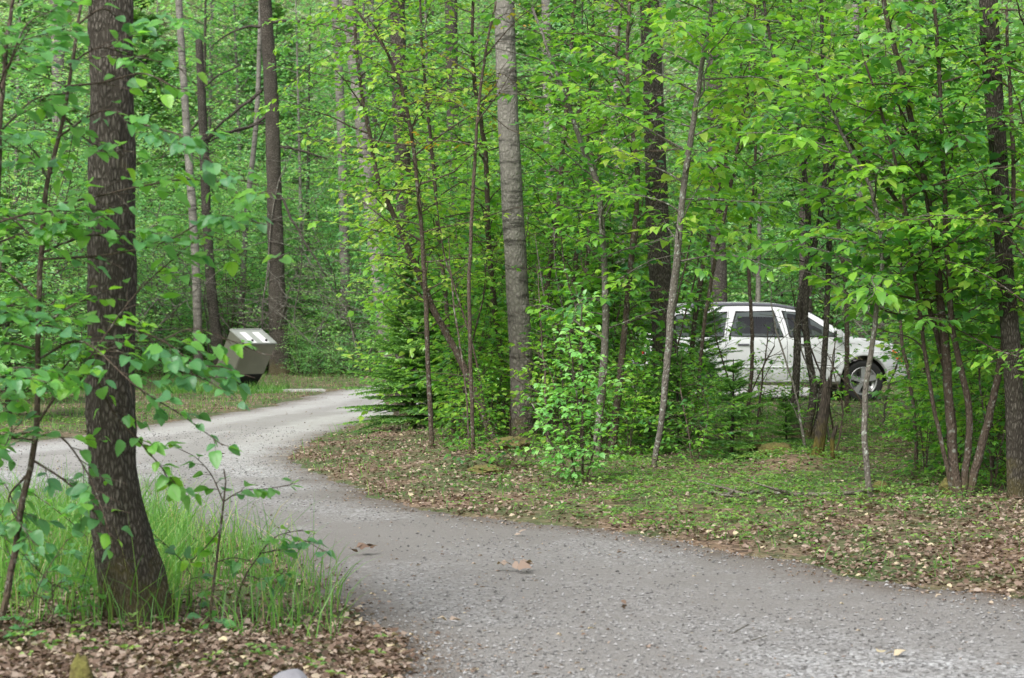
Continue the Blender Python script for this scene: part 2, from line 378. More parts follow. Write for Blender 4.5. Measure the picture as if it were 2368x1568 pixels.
def ground_mat():
    m, t, b, out = newmat('forest_floor'); v, _ = mapping(t, (1, 1, 1))
    n1 = tex(t, "ShaderNodeTexVoronoi", 22, v); n2 = tex(t, "ShaderNodeTexNoise", 1.1, v, Detail=5, Roughness=.6); n3 = tex(t, "ShaderNodeTexNoise", 60, v, Detail=4)
    litter = ramp(t, n1.outputs['Color'], [(.1, (.05, .03, .018)), (.5, (.14, .09, .055)), (.9, (.27, .19, .13))])
    green = ramp(t, n3.outputs['Fac'], [(.3, (.03, .045, .014)), (.7, (.09, .125, .035))])
    f = nd(t, "ShaderNodeMapRange"); f.inputs[1].default_value = .40; f.inputs[2].default_value = .58; t.links.new(n2.outputs['Fac'], f.inputs[0])
    sp = t.nodes.new("ShaderNodeSeparateXYZ"); t.links.new(v, sp.inputs[0]); fr = nd(t, "ShaderNodeMapRange"); fr.inputs[1].default_value = 50; fr.inputs[2].default_value = 75; t.links.new(sp.outputs[1], fr.inputs[0])
    gx = nd(t, "ShaderNodeMath", operation='MAXIMUM'); t.links.new(f.outputs[0], gx.inputs[0]); t.links.new(fr.outputs[0], gx.inputs[1])
    c = mixc(t, gx.outputs[0], litter, green); t.links.new(c, b.inputs['Base Color']); b.inputs['Roughness'].default_value = .95
    bump(t, n1.outputs['Distance'], b, .7, .02); return m
def road_mat():
    m, t, b, out = newmat('gravel_road'); v, tc = mapping(t, (1, 1, 1))
    big = tex(t, "ShaderNodeTexNoise", .55, v, Detail=4, Roughness=.55); mid = tex(t, "ShaderNodeTexNoise", 5, v, Detail=5, Roughness=.65)
    v1 = tex(t, "ShaderNodeTexVoronoi", 52, v); v2 = tex(t, "ShaderNodeTexVoronoi", 150, v); fine = tex(t, "ShaderNodeTexNoise", 120, v, Detail=6, Roughness=.8)
    peb = ramp(t, v1.outputs['Color'], [(0, (.05, .05, .05)), (.3, (.19, .19, .19)), (.65, (.38, .38, .38)), (1, (.68, .69, .70))])
    fn = ramp(t, fine.outputs['Fac'], [(.3, (.12, .112, .105)), (.7, (.29, .276, .26))])
    f = nd(t, "ShaderNodeMapRange"); f.inputs[1].default_value = .44; f.inputs[2].default_value = .56; f.inputs[3].default_value = .15; f.inputs[4].default_value = 1.0
    t.links.new(big.outputs['Fac'], f.inputs[0])
    f2 = nd(t, "ShaderNodeMath", operation='MULTIPLY'); t.links.new(f.outputs[0], f2.inputs[0])
    mm = nd(t, "ShaderNodeMapRange"); mm.inputs[1].default_value = .3; mm.inputs[2].default_value = .65; mm.inputs[3].default_value = .4; mm.inputs[4].default_value = 1.2; t.links.new(mid.outputs['Fac'], mm.inputs[0]); t.links.new(mm.outputs[0], f2.inputs[1])
    c = mixc(t, f2.outputs[0], fn, peb)
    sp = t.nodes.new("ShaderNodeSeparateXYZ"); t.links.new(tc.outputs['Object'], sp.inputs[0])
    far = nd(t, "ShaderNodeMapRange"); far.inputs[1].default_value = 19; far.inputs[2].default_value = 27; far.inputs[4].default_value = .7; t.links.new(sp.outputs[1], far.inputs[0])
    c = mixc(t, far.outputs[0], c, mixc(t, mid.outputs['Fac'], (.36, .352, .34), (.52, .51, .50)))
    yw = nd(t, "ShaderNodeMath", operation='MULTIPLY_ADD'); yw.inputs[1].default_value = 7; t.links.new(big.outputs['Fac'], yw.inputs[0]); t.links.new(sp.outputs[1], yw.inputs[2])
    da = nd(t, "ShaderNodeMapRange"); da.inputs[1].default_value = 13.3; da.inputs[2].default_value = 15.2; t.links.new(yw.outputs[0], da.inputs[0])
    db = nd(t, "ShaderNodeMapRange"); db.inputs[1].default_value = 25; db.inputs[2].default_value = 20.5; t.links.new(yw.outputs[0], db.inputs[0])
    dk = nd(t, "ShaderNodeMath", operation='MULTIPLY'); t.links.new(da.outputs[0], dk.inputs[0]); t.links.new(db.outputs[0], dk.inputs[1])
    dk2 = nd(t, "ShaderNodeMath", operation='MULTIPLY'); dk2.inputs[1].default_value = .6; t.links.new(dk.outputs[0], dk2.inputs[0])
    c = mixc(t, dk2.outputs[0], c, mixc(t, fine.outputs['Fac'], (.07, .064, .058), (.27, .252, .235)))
    at = nd(t, "ShaderNodeAttribute", attribute_name='tint')
    sa = nd(t, "ShaderNodeMath", operation='MULTIPLY'); sa.inputs[1].default_value = 3.7; t.links.new(at.outputs['Fac'], sa.inputs[0])
    sb = nd(t, "ShaderNodeMath", operation='SINE'); t.links.new(sa.outputs[0], sb.inputs[0])
    tr = nd(t, "ShaderNodeMapRange"); tr.inputs[1].default_value = .1; tr.inputs[2].default_value = .9; tr.inputs[3].default_value = 0; tr.inputs[4].default_value = .5; t.links.new(sb.outputs[0], tr.inputs[0])
    c = mixc(t, tr.outputs[0], c, mixc(t, fine.outputs['Fac'], (.15, .142, .133), (.26, .248, .235)))
    ed = nd(t, "ShaderNodeMapRange"); ed.inputs[1].default_value = -.5; ed.inputs[2].default_value = .0; ed.inputs[4].default_value = .85; t.links.new(at.outputs['Fac'], ed.inputs[0])
    em = nd(t, "ShaderNodeMath", operation='MULTIPLY'); t.links.new(ed.outputs[0], em.inputs[0]); t.links.new(mm.outputs[0], em.inputs[1])
    c = mixc(t, em.outputs[0], c, mixc(t, fine.outputs['Fac'], (.045, .034, .026), (.16, .125, .095)))
    t.links.new(c, b.inputs['Base Color']); b.inputs['Roughness'].default_value = .9; b.inputs['Specular IOR Level'].default_value = .3
    hh = nd(t, "ShaderNodeMath", operation='ADD'); t.links.new(v1.outputs['Distance'], hh.inputs[0]); t.links.new(v2.outputs['Distance'], hh.inputs[1])
    bump(t, hh.outputs[0], b, .6, .012); return m
M['ground'] = ground_mat(); M['road'] = road_mat()
xs = axis(-8.0, 9.5, .13, -400, 400); ys = axis(6.5, 36, .13, -60, 600)
V_, F_ = sheet('ground', xs, ys, lambda X, Y: H(X, Y))
g = link('ground', mesh('ground', V_, [F_], M['ground'], True)); tag(g, 'forest floor of leaf litter and green patches', 'ground', kind='structure')
rx = np.arange(-14, 18, .11); ry = np.arange(-6, 52, .11)
Vr = None; V_, F_ = sheet('road', rx, ry, lambda X, Y: .0 + .016 * fbm(X * 1.2, Y * 1.2) + .006 * fbm(X * 6, Y * 6), lambda X, Y: sdist(X, Y) < .25)
g = link('gravel_road', mesh('gravel_road', V_, [F_], M['road'], True, sdist(V_[:, 0], V_[:, 1]))); tag(g, 'grey gravel road curving left and behind the thicket', 'road', kind='structure')
def HZ(x, y): return float(H(np.array([x]), np.array([y]))[0])

# ------------------------------------------------------------------ plant growing
def nrm(v): return v / (np.linalg.norm(v) + 1e-9)
R = random.Random(5)
def grow_spray(L, T, pts, rad, size, lf_step=.045, tw_len=.22, tw_step=.11, rng=R, tint0=.45, twig_tubes=True, t_from=.12, droop=.25, flat=.35):
    """a branch (polyline) with alternating side twigs in a near horizontal plane, leaves along twigs"""
    pts = np.asarray(pts); seg = np.linalg.norm(np.diff(pts, axis=0), axis=1); cum = np.concatenate([[0], np.cumsum(seg)]); tot = cum[-1]
    if T is not None: T.add(pts, rad, 4 if rad[0] < .008 else 5)
    d = t_from * tot; side = 1; tclump = tint0 + rng.uniform(-.28, .28)
    while d <= tot:
        i = min(len(seg) - 1, int(np.searchsorted(cum, d) - 1)); i = max(i, 0)
        f = (d - cum[i]) / max(seg[i], 1e-6); p = pts[i] + (pts[i + 1] - pts[i]) * f
        ax = nrm(pts[i + 1] - pts[i]); hor = nrm(np.cross(ax, np.array([0, 0, 1.]) + np.array([rng.gauss(0, .3), rng.gauss(0, .3), 0]))) * side
        remain = 1 - d / tot
        tl = tw_len * (.35 + .9 * remain) * rng.uniform(.6, 1.3)
        dr = nrm(ax * .75 + hor * .8 + np.array([0, 0, rng.uniform(-.25, .2)]))
        q = p.copy(); tp = [q.copy()]; n = max(1, int(tl / lf_step)); s2 = 1
        for k in range(n):
            dr = nrm(dr + np.array([rng.gauss(0, .1), rng.gauss(0, .1), rng.gauss(-.03, .06)])); q = q + dr * lf_step; tp.append(q.copy())
            h2 = nrm(np.cross(dr, np.array([0, 0, 1.]))) * s2; s2 = -s2
            ld = nrm(dr * .6 + h2 * rng.uniform(.5, 1) + np.array([0, 0, rng.gauss(-droop, .22)]))
            nn = np.array([rng.gauss(0, flat), rng.gauss(0, flat), 1.])
            L.add(q, ld, nn, size * rng.uniform(.6, 1.2) * (.8 if k == n - 1 else 1), min(1, max(0, tclump + rng.gauss(0, .16))))
        L.add(q, nrm(dr + np.array([0, 0, -droop])), np.array([rng.gauss(0, flat), rng.gauss(0, flat), 1.]), size * rng.uniform(.7, 1.1), min(1, max(0, tclump + rng.gauss(0, .16))))
        if twig_tubes and T is not None and len(tp) > 1: T.add(tp, np.linspace(.0028, .0012, len(tp)), 3, cap=False)
        side = -side; d += tw_step * rng.uniform(.6, 1.4)
def branch_path(p, az, el, length, n=6, rng=R, up=.0, wob=.16):
    d = np.array([math.cos(az) * math.cos(el), math.sin(az) * math.cos(el), math.sin(el)]); pts = [p]
    for k in range(n):
        d = nrm(d + np.array([rng.gauss(0, wob), rng.gauss(0, wob), rng.gauss(up, wob * .6)])); pts.append(pts[-1] + d * length / n)
    return np.array(pts)
def grow_stem(pts, rad, L, T, size, t0=.2, spacing=.22, blen=.9, rng=R, tint0=.5, **kw):
    pts = np.asarray(pts); seg = np.linalg.norm(np.diff(pts, axis=0), axis=1); cum = np.concatenate([[0], np.cumsum(seg)]); tot = cum[-1]
    d = t0 * tot; az = rng.uniform(0, 6.28)
    while d < tot:
        i = max(0, min(len(seg) - 1, int(np.searchsorted(cum, d) - 1))); f = (d - cum[i]) / max(seg[i], 1e-6)
        p = pts[i] + (pts[i + 1] - pts[i]) * f; r = rad[i] * (1 - f) + rad[i + 1] * f
        u = (d / tot - t0) / (1 - t0 + 1e-6)
        bl = blen * (.55 + .75 * math.sin(PI * min(1, .2 + .75 * u))) * rng.uniform(.6, 1.2)
        path = branch_path(p, az, rng.uniform(.15, .75), bl, 6, rng, up=-.05)
        rb = min(r * .55, .009) * (bl / .9) ** .5
        grow_spray(L, T, path, np.linspace(max(rb, .003), .0018, len(path)), size, rng=rng, tint0=tint0, **kw)
        az += 2.4 + rng.gauss(0, .4); d += spacing * rng.uniform(.6, 1.4)
    grow_spray(L, T, branch_path(pts[-1], az, 1.1, .4, 4, rng), np.linspace(.003, .0015, 5), size, rng=rng, tint0=tint0, **kw)

def px_path(path, Y, drift=0.0):
    """photo-measured stem outline -> world points and radii at distance Y"""
    n = len(path); W = [P(a, b, Y + drift * i / max(1, n - 1)) for i, (a, b, c) in enumerate(path)]
    r = [c / 2 / FPX * Y for a, b, c in path]
    return np.array(W), np.array(r)
def smooth_path(W, r, step):
    tot = np.linalg.norm(np.diff(W, axis=0), axis=1).sum(); n = max(6, int(tot / step))
    Q = catmull(np.column_stack([W, r]), n); return Q[:, :3], np.maximum(Q[:, 3], .0015)
def root_fix(W):
    W = W.copy(); z = HZ(W[0][0], W[0][1]) - .04; W[0][2] = z; return W, np.array([W[0][0], W[0][1], z + .04])

def big_tree(name, label, path, mat, drift=0, group=None, branches=(), sides=28, amp=.1, lobes=.0, Y=None, dead=(), cat='tree', crown=0):
    Y = Y or depth_of(path[0][1]); W, r = px_path(path, Y, drift); W, o = root_fix(W)
    th = thing(name, label, cat, o, group)
    w2, r2 = smooth_path(W, r, .045 if Y < 30 else .12)
    T = Tubes(); T.add(w2, r2, sides, amp=amp, freq=1.6 if sides < 40 else 2.6, seed=path[0][0] * .13, lobes=lobes); link('trunk', T.build('trunk', mat, o), th)
    for bp in branches:
        bw, br = px_path(bp, Y); bw[:, 1] += np.linspace(0, R.uniform(-.6, .4), len(bw)); bw, br = smooth_path(bw, br, .15)
        bw[1:] += RS.normal(0, .012, (len(bw) - 1, 3))
        T = Tubes(); T.add(bw, br, 6)
        for k in range(3, len(bw), 2):     # bare side twigs
            pth = branch_path(bw[k], R.uniform(0, 6.28), R.uniform(-.4, .7), R.uniform(.2, .6), 4); T.add(pth, np.linspace(br[k] * .45, .0025, 5), 4)
        link('branch', T.build('branch', mat, o), th)
    if crown:  # limbs and crown above the frame, added to shade the thicket below
        L = Leaves(); TC = Tubes(); tp = w2[-1]; zt = max(tp[2] + .6, EYE + (Y + 3.2) * .16 + .8)
        TC.add([tp, (tp[0], tp[1], zt + 1), (tp[0] + .1, tp[1], zt + 3.2)], [r2[-1], r2[-1] * .7, .02], 10)
        for k in range(30):
            z0 = zt + R.uniform(0, 3.2); a = R.uniform(0, 6.28); b_ = branch_path(np.array([tp[0], tp[1], z0]), a, R.uniform(.05, .6), R.uniform(1.5, 3.4), 7); TC.add(b_, np.linspace(.03, .006, 8), 5)
            for _ in range(int(crown / 30)):
                q = b_[R.randrange(2, 8)] + np.array([R.gauss(0, .35), R.gauss(0, .35), R.gauss(.1, .25)]); q[2] = max(q[2], EYE + q[1] * .155)
                u = R.uniform(0, 6.28); L.add(q, (math.cos(u), math.sin(u), -.3), (R.gauss(0, .4), R.gauss(0, .4), 1), R.uniform(.09, .19), R.random())
        link('limbs', TC.build('limbs', mat, o), th); link('crown', L.build('crown', M['leaf'], LT_FAR, o), th)
    return th, w2, r2, o

# ---- large trunks ---------------------------------------------------------
LC = 'leafy alders and willows of the thicket'
big_tree('dark_barked_tree', 'thick dark furrowed trunk with flared foot in the left foreground grass',
         [(322, 1462, 172), (305, 1330, 146), (280, 1230, 128), (264, 1110, 114), (254, 940, 112), (256, 800, 104), (258, 650, 104), (258, 500, 106), (258, 200, 100), (256, 0, 98), (256, -300, 92)],
         M['bark_dark'], sides=56, amp=.15, lobes=.38)
big_tree('pale_slender_tree', 'slender pale grey trunk left of the metal bin', [(460, 872, 22), (452, 600, 20), (432, 300, 18), (413, 0, 16), (400, -250, 14)], M['bark_pale'], sides=14)
big_tree('brown_slender_tree', 'brown trunk with broken top directly behind the metal bin', [(512, 868, 30), (492, 700, 24), (478, 500, 22), (470, 300, 21), (460, 92, 16)], M['bark_mid'], sides=14,
         branches=[[(470, 330, 9), (500, 310, 7), (550, 300, 5), (610, 285, 3)], [(480, 250, 8), (440, 300, 5), (390, 330, 3)], [(466, 210, 7), (500, 180, 5), (560, 150, 3)]])
big_tree('leaning_thin_tree', 'thin pale trunk between the bin and the dark pole tree, leaning right', [(556, 862, 14), (560, 700, 14), (570, 500, 13), (592, 290, 12), (600, 100, 10), (605, -150, 8)], M['bark_pale'], sides=10, Y=55)
big_tree('dark_pole_tree', 'tall dark trunk standing right behind the metal bin', [(650, 868, 62), (647, 820, 48), (640, 650, 38), (633, 400, 34), (626, 200, 32), (614, 0, 28), (608, -250, 26)], M['bark_dark'], sides=26, lobes=.12,
         branches=[[(605, 210, 9), (570, 240, 8), (520, 280, 6), (470, 330, 4)], [(635, 340, 8), (700, 350, 5), (760, 370, 3)], [(628, 260, 8), (580, 290, 7), (520, 310, 5), (470, 330, 3)], [(620, 55, 8), (680, 45, 5), (730, 60, 3)], [(612, 60, 8), (560, 65, 5), (500, 95, 3)], [(640, 430, 7), (690, 530, 6), (760, 640, 4)]])
big_tree('pale_leaning_tree', 'pale banded trunk leaning left behind the dark young spruce', [(912, 935, 40), (900, 830, 38), (885, 700, 38), (862, 500, 38), (840, 300, 36), (812, 60, 34), (790, -200, 30)], M['bark_pale'], sides=22)
big_tree('dark_thicket_tree', 'dark rough trunk at the left edge of the thicket behind the spruce', [(930, 985, 44), (935, 850, 40), (940, 650, 38), (932, 400, 38), (922, 150, 36), (915, -200, 32)], M['bark_dark'], sides=24, crown=1500)
big_tree('pale_banded_tree', 'thick pale grey trunk with dark bands in the middle of the picture',
         [(1216, 1052, 76), (1213, 1000, 60), (1206, 850, 56), (1195, 650, 51), (1184, 450, 50), (1174, 250, 48), (1166, 0, 46), (1160, -300, 42)], M['bark_pale'], sides=36, amp=.05, lobes=.1, crown=1500)
big_tree('dark_furrowed_tree', 'thick dark furrowed trunk just left of the white car cabin', [(1556, 1012, 88), (1549, 960, 72), (1542, 880, 64), (1530, 700, 54), (1520, 500, 52), (1512, 250, 48), (1502, 0, 46), (1495, -250, 42)], M['bark_dark'], sides=30, lobes=.08, crown=2400)
big_tree('dark_edge_tree', 'dark smooth trunk near the right edge with mossy foot', [(2352, 1188, 52), (2350, 1120, 46), (2345, 900, 44), (2322, 600, 40), (2308, 350, 42), (2290, 100, 44), (2280, -200, 40)], M['bark_dark'], sides=30, amp=.06, lobes=.1, crown=1800)
for lab, path, mk in [
    ('brown trunk glimpsed through leaves between dark tree and car roof', [(1668, 905, 40), (1662, 600, 38), (1655, 420, 36), (1650, 0, 34), (1645, -200, 30)], 'bark_mid'),
    ('dark trunk rising straight above the front of the car cabin', [(1866, 895, 30), (1862, 550, 29), (1860, 300, 27), (1858, 0, 25), (1856, -200, 22)], 'bark_dark'),
    ('pale grey trunk between the banded tree and the dark furrowed tree, near top', [(1440, 890, 34), (1435, 500, 31), (1425, 200, 30), (1415, 0, 28), (1410, -200, 24)], 'bark_pale'),
    ('pale trunk right of the dark pole tree, half hidden by leaves', [(800, 862, 24), (795, 500, 22), (785, 200, 20), (775, 0, 18), (770, -200, 16)], 'bark_pale'),
    ('pale trunk in the upper left corner behind the foreground leaves', [(140, 868, 34), (138, 500, 32), (135, 200, 30), (130, 0, 28), (128, -200, 26)], 'bark_pale'),
    ('pale trunk above the hood of the car, thinner than its neighbours', [(1985, 885, 20), (1992, 600, 19), (1985, 300, 18), (1975, -100, 15)], 'bark_pale'),
    ('dark trunk behind the right stem clump', [(2085, 885, 32), (2090, 600, 31), (2098, 300, 29), (2105, -150, 26)], 'bark_mid'),
    ('pale trunk behind the central banded tree, on its right', [(1275, 880, 26), (1272, 500, 24), (1265, 150, 22), (1260, -150, 20)], 'bark_pale'),
    ('grey trunk behind the leaves left of the central banded tree', [(1050, 882, 34), (1055, 600, 32), (1048, 300, 30), (1040, -150, 27)], 'bark_mid')]:
    big_tree('background_tree', lab, path, M[mk], sides=14)

# ---- leafy stems of the thicket ------------------------------------------
def leafy(name, label, paths, size=.108, t0=.3, spacing=.2, blen=.95, mat='bark_twig', leaf='leaf', tmpl=LT_MID, Y=None, group=LC, tint=.5, sprays=(), crown=True, cat='tree', drift=None, part='stem', dens=.55, **kw):
    if leaf == 'leaf': kw.setdefault('tw_len', .30); kw.setdefault('tw_step', .09); kw.setdefault('lf_step', .058); kw.setdefault('t_from', .06)
    if size == .108: size = R.choice([.078, .095, .11, .125]); tint = tint + R.uniform(-.12, .12)
    Y = Y or depth_of(paths[0][0][1]); W, r = px_path(paths[0], Y); W, o = root_fix(W); th = thing(name, label, cat, o, group)
    L = Leaves(); TB = Tubes()
    for i, path in enumerate(paths):
        W, r = px_path(path, Y, R.uniform(-.7, .7) if drift is None else drift); W, _ = root_fix(W)
        w2, r2 = smooth_path(W, r, .08); w2[1:] += np.cumsum(RS.normal(0, .0035, (len(w2) - 1, 3)), 0)
        T = Tubes(); T.add(w2, r2, 9, amp=.12, freq=1.2, seed=path[0][0]); link(part, T.build(part, M[mat], o), th)
        if crown: grow_stem(w2, r2, L, TB, size, t0=t0 * .85, spacing=spacing * dens, blen=blen, tint0=tint, **kw)
    for sp in sprays:
        z = Y + R.uniform(-.3, .3); W = np.array([P(a, b, Y + (z - Y + R.uniform(-.5, .3)) * i / len(sp)) for i, (a, b) in enumerate(sp)]); W = catmull(W, len(sp) * 4)
        TS = Tubes() if name == 'small_sapling' else TB
        grow_spray(L, TS, W, np.linspace(.0035 if TS is not TB else .006, .0018, len(W)), size, tint0=tint, **kw)
        if TS is not TB: link('branch', TS.build('branch', M[mat], o), th)
    if TB.n: link('branches', TB.build('branches', M[mat], o), th)
    L.prune()
    if L.p: link('foliage', L.build('foliage', M[leaf], tmpl, o), th)
    return th

leafy('young_alder', 'grey alder stem leaning far left beside the central banded tree', [[(1150, 1058, 18), (1090, 880, 17), (1000, 700, 15), (930, 520, 13), (880, 380, 10), (840, 150, 8), (820, -150, 5)]],
      sprays=[[(1150, 1000), (1060, 1015), (960, 1050), (885, 1085)], [(1090, 900), (1010, 880), (930, 900), (840, 960)], [(1000, 700), (930, 690), (850, 700)], [(1020, 740), (960, 770), (880, 700), (810, 720)], [(1100, 960), (1040, 930), (980, 940)]])
leafy('young_alder', 'thin upright alder stem just left of the central banded trunk', [[(1178, 1025, 16), (1160, 850, 14), (1130, 600, 13), (1120, 350, 11), (1090, 150, 9), (1100, -150, 5)]])
leafy('young_alder', 'alder stem rising just right of the central banded trunk', [[(1240, 1032, 16), (1250, 760, 15), (1275, 560, 13), (1300, 300, 11), (1320, 0, 9), (1330, -200, 5)]])
leafy('young_alder', 'alder stem with a kink halfway, right of the bright green shrub', [[(1378, 1085, 18), (1390, 900, 18), (1400, 700, 16), (1385, 450, 14), (1345, 330, 12), (1290, 180, 8), (1230, 20, 6)]], mat='bark_lichen')
leafy('young_alder', 'dark crooked alder stem between the bright shrub and dark furrowed tree', [[(1410, 1082, 22), (1430, 850, 16), (1455, 600, 13), (1465, 420, 12), (1440, 200, 9), (1450, -150, 6)]])
leafy('young_alder', 'lichen spotted thin stem leaning right in front of the dark furrowed tree', [[(1510, 1112, 13), (1530, 950, 15), (1550, 700, 18), (1575, 450, 15), (1605, 220, 12), (1640, 0, 8), (1660, -200, 5)]], mat='bark_lichen', t0=.45)
leafy('young_alder', 'three dark stems fanning up from one foot before the front door of the car',
      [[(1850, 1078, 24), (1838, 980, 20), (1845, 850, 18), (1855, 700, 16), (1890, 560, 13), (1910, 400, 12), (1905, 100, 10), (1900, -200, 7)],
       [(1862, 1078, 22), (1882, 900, 18), (1862, 760, 16), (1870, 520, 14), (1850, 300, 11), (1790, 100, 8), (1760, -150, 5)],
       [(1872, 1078, 18), (1895, 960, 15), (1912, 800, 14), (1925, 550, 13), (1935, 350, 10), (1960, 100, 7)]], Y=24, t0=.42, spacing=.3, mat='bark_dark')
leafy('young_alder', 'thin pale stem in front of the car nose', [[(2012, 1185, 15), (2000, 950, 14), (2030, 750, 12), (2050, 620, 11), (2020, 450, 9), (1950, 320, 7), (1900, 200, 4)]], mat='bark_lichen', t0=.5)
leafy('alder_clump', 'clump of long alder stems spreading from one foot near right edge',
      [[(2215, 1182, 27), (2195, 1000, 22), (2185, 820, 20), (2160, 560, 17), (2120, 350, 15), (2090, 200, 13), (2040, 0, 11), (2020, -200, 7)],
       [(2240, 1178, 20), (2290, 960, 18), (2324, 793, 16), (2335, 600, 13), (2345, 350, 10), (2330, 0, 7)],
       [(2205, 1172, 12), (2160, 950, 10), (2120, 700, 9), (2095, 500, 8), (2050, 300, 7), (2000, 150, 5)],
       [(2225, 1175, 18), (2240, 950, 16), (2200, 750, 14), (2180, 500, 12), (2170, 200, 10), (2150, -100, 7)],
       [(2210, 1160, 14), (2190, 900, 13), (2130, 650, 13), (2085, 480, 11), (1960, 330, 8), (1860, 130, 5)]], t0=.4, spacing=.3, tint=.4,
      sprays=[[(2300, 640), (2240, 600), (2150, 620), (2060, 640)], [(2340, 700), (2280, 680), (2200, 700)]])
leafy('young_alder', 'alder with stem partly out of frame at the right edge', [[(2420, 1200, 18), (2400, 900, 16), (2390, 600, 14), (2400, 300, 12), (2380, 0, 9), (2370, -200, 6)]], t0=.2,
      sprays=[[(2400, 480), (2330, 500), (2260, 520)], [(2400, 800), (2330, 820), (2270, 850)], [(2400, 620), (2340, 590), (2270, 600)]])
leafy('young_willow', 'thin willow stem between car hood and right stem clump', [[(2120, 1120, 9), (2105, 900, 9), (2080, 700, 8), (2090, 450, 7), (2060, 200, 5)]], t0=.6, tint=.45)
leafy('young_willow', 'slim leaning willow between dark furrowed tree and the car cabin', [[(1640, 1060, 9), (1620, 900, 9), (1650, 650, 9), (1700, 400, 8), (1740, 150, 6), (1760, -150, 4)]], t0=.45)
leafy('young_willow', 'slim willow rising behind the lone small spruce', [[(1725, 1000, 9), (1740, 800, 9), (1735, 600, 8), (1750, 350, 7), (1745, 100, 5), (1750, -150, 4)]], t0=.5)
leafy('young_willow', 'bushy young willow left of the leaning grey alder', [[(1050, 1010, 12), (1040, 800, 11), (1020, 600, 10), (1000, 350, 8), (980, 100, 6), (970, -150, 4)]], t0=.35, Y=25.5, size=.08)
leafy('young_willow', 'bushy young willow behind the bright green shrub', [[(1310, 1030, 12), (1320, 800, 11), (1335, 600, 10), (1360, 350, 8), (1370, 100, 6), (1380, -150, 4)]], t0=.25, size=.08)
leafy('young_willow', 'thin arching willow with long branch reaching left over the road bend', [[(1000, 1000, 12), (985, 780, 11), (975, 560, 10), (950, 330, 9), (900, 140, 7), (820, 20, 5)]], t0=.4, Y=23,
      sprays=[[(975, 560), (900, 520), (840, 560)], [(960, 400), (880, 370), (800, 400)], [(940, 300), (850, 240), (760, 260), (690, 330)], [(920, 180), (820, 120), (720, 150), (640, 230)], [(900, 100), (800, 50), (700, 70), (640, 110)], [(960, 450), (880, 440), (830, 480)]], tint=.68)
leafy('young_willow', 'tall willow with rusty young leaves left of the banded trunk', [[(1095, 1030, 10), (1090, 700, 9), (1100, 400, 8), (1120, 150, 6), (1150, 0, 4)]], t0=.8, Y=22, leaf='leaf_rusty', size=.06, spacing=.5,
      sprays=[[(1100, 200), (1160, 170), (1220, 230)], [(1090, 260), (1010, 220), (950, 240)], [(1110, 240), (1180, 300), (1230, 300)]])
leafy('young_alder', 'leafy alder filling the gap above the bright green shrub', [[(1345, 1050, 12), (1350, 750, 11), (1380, 450, 9), (1420, 200, 7), (1450, -50, 5)]], t0=.3, tint=.35)
leafy('young_alder', 'leafy alder above the car, its stem hidden behind the dark stems', [[(1960, 960, 12), (1955, 600, 11), (1900, 300, 9), (1840, 50, 6), (1820, -150, 4)]], t0=.45, blen=1.2, spacing=.18)
leafy('young_alder', 'leafy alder above the car roof, right of the lichened stem', [[(1590, 980, 12), (1620, 650, 12), (1680, 350, 9), (1720, 100, 7), (1740, -150, 4)]], t0=.5, blen=1.2, spacing=.17, tint=.6)
leafy('young_alder', 'leafy alder above the nose of the car', [[(2140, 1030, 12), (2120, 650, 12), (2060, 350, 9), (2010, 100, 7), (2000, -150, 4)]], t0=.55, blen=1.2, spacing=.18)
leafy('bright_shrub', 'pale bright green upright shrub at the verge before the banded trunk', [[(1345, 1145, 6), (1350, 950, 5), (1348, 800, 4), (1352, 710, 3)], [(1352, 1142, 5), (1390, 960, 4), (1400, 860, 3)], [(1338, 1145, 5), (1300, 980, 4), (1275, 880, 3)], [(1335, 1140, 4), (1270, 1010, 4), (1230, 930, 3)], [(1350, 1140, 4), (1330, 900, 4), (1310, 780, 3)]],
      size=.072, t0=.15, spacing=.095, blen=.26, leaf='leaf_bright', cat='shrub', group='shrubs', tint=.55, tw_len=.1, tw_step=.07, lf_step=.035)
leafy('low_shrub', 'low spreading leafy shrub at the foot of the leaning grey alder', [[(1200, 1110, 4), (1180, 1050, 3), (1120, 1010, 2)], [(1205, 1112, 4), (1220, 1050, 3), (1240, 1010, 2)], [(1195, 1112, 4), (1130, 1070, 3), (1060, 1050, 2)]], size=.06, t0=.2, spacing=.09, blen=.3, cat='shrub', group='shrubs', tint=.35, tw_len=.12, tw_step=.08, drift=0)
leafy('low_shrub', 'knee high leafy shrub left of the small lone spruce', [[(1600, 1100, 5), (1590, 1000, 4), (1570, 900, 3)], [(1605, 1100, 4), (1630, 1010, 3), (1640, 940, 2)]], size=.06, t0=.15, spacing=.09, blen=.35, cat='shrub', group='shrubs', tint=.4)
leafy('low_shrub', 'leafy shrub growing in front of the rear wheel of the car', [[(1500, 1040, 6), (1490, 930, 5), (1470, 830, 4), (1450, 740, 3)], [(1505, 1040, 5), (1550, 920, 4), (1590, 840, 3)], [(1500, 1040, 5), (1440, 950, 4), (1420, 880, 3)]], size=.065, t0=.2, spacing=.11, blen=.4, cat='shrub', group='shrubs', tint=.5)
leafy('low_shrub', 'thin sparse shrub before the car doors', [[(1700, 1030, 5), (1690, 900, 4), (1660, 790, 3), (1650, 720, 2)], [(1705, 1030, 4), (1740, 900, 3), (1790, 800, 3)]], size=.07, t0=.35, spacing=.22, blen=.35, cat='shrub', group='shrubs', tint=.6)
leafy('low_shrub', 'thin leafy shrub between stump and pale stem, before car nose', [[(1930, 1080, 5), (1950, 950, 4), (1930, 850, 3), (1940, 780, 2)]], size=.07, t0=.3, spacing=.18, blen=.35, cat='shrub', group='shrubs', tint=.55)
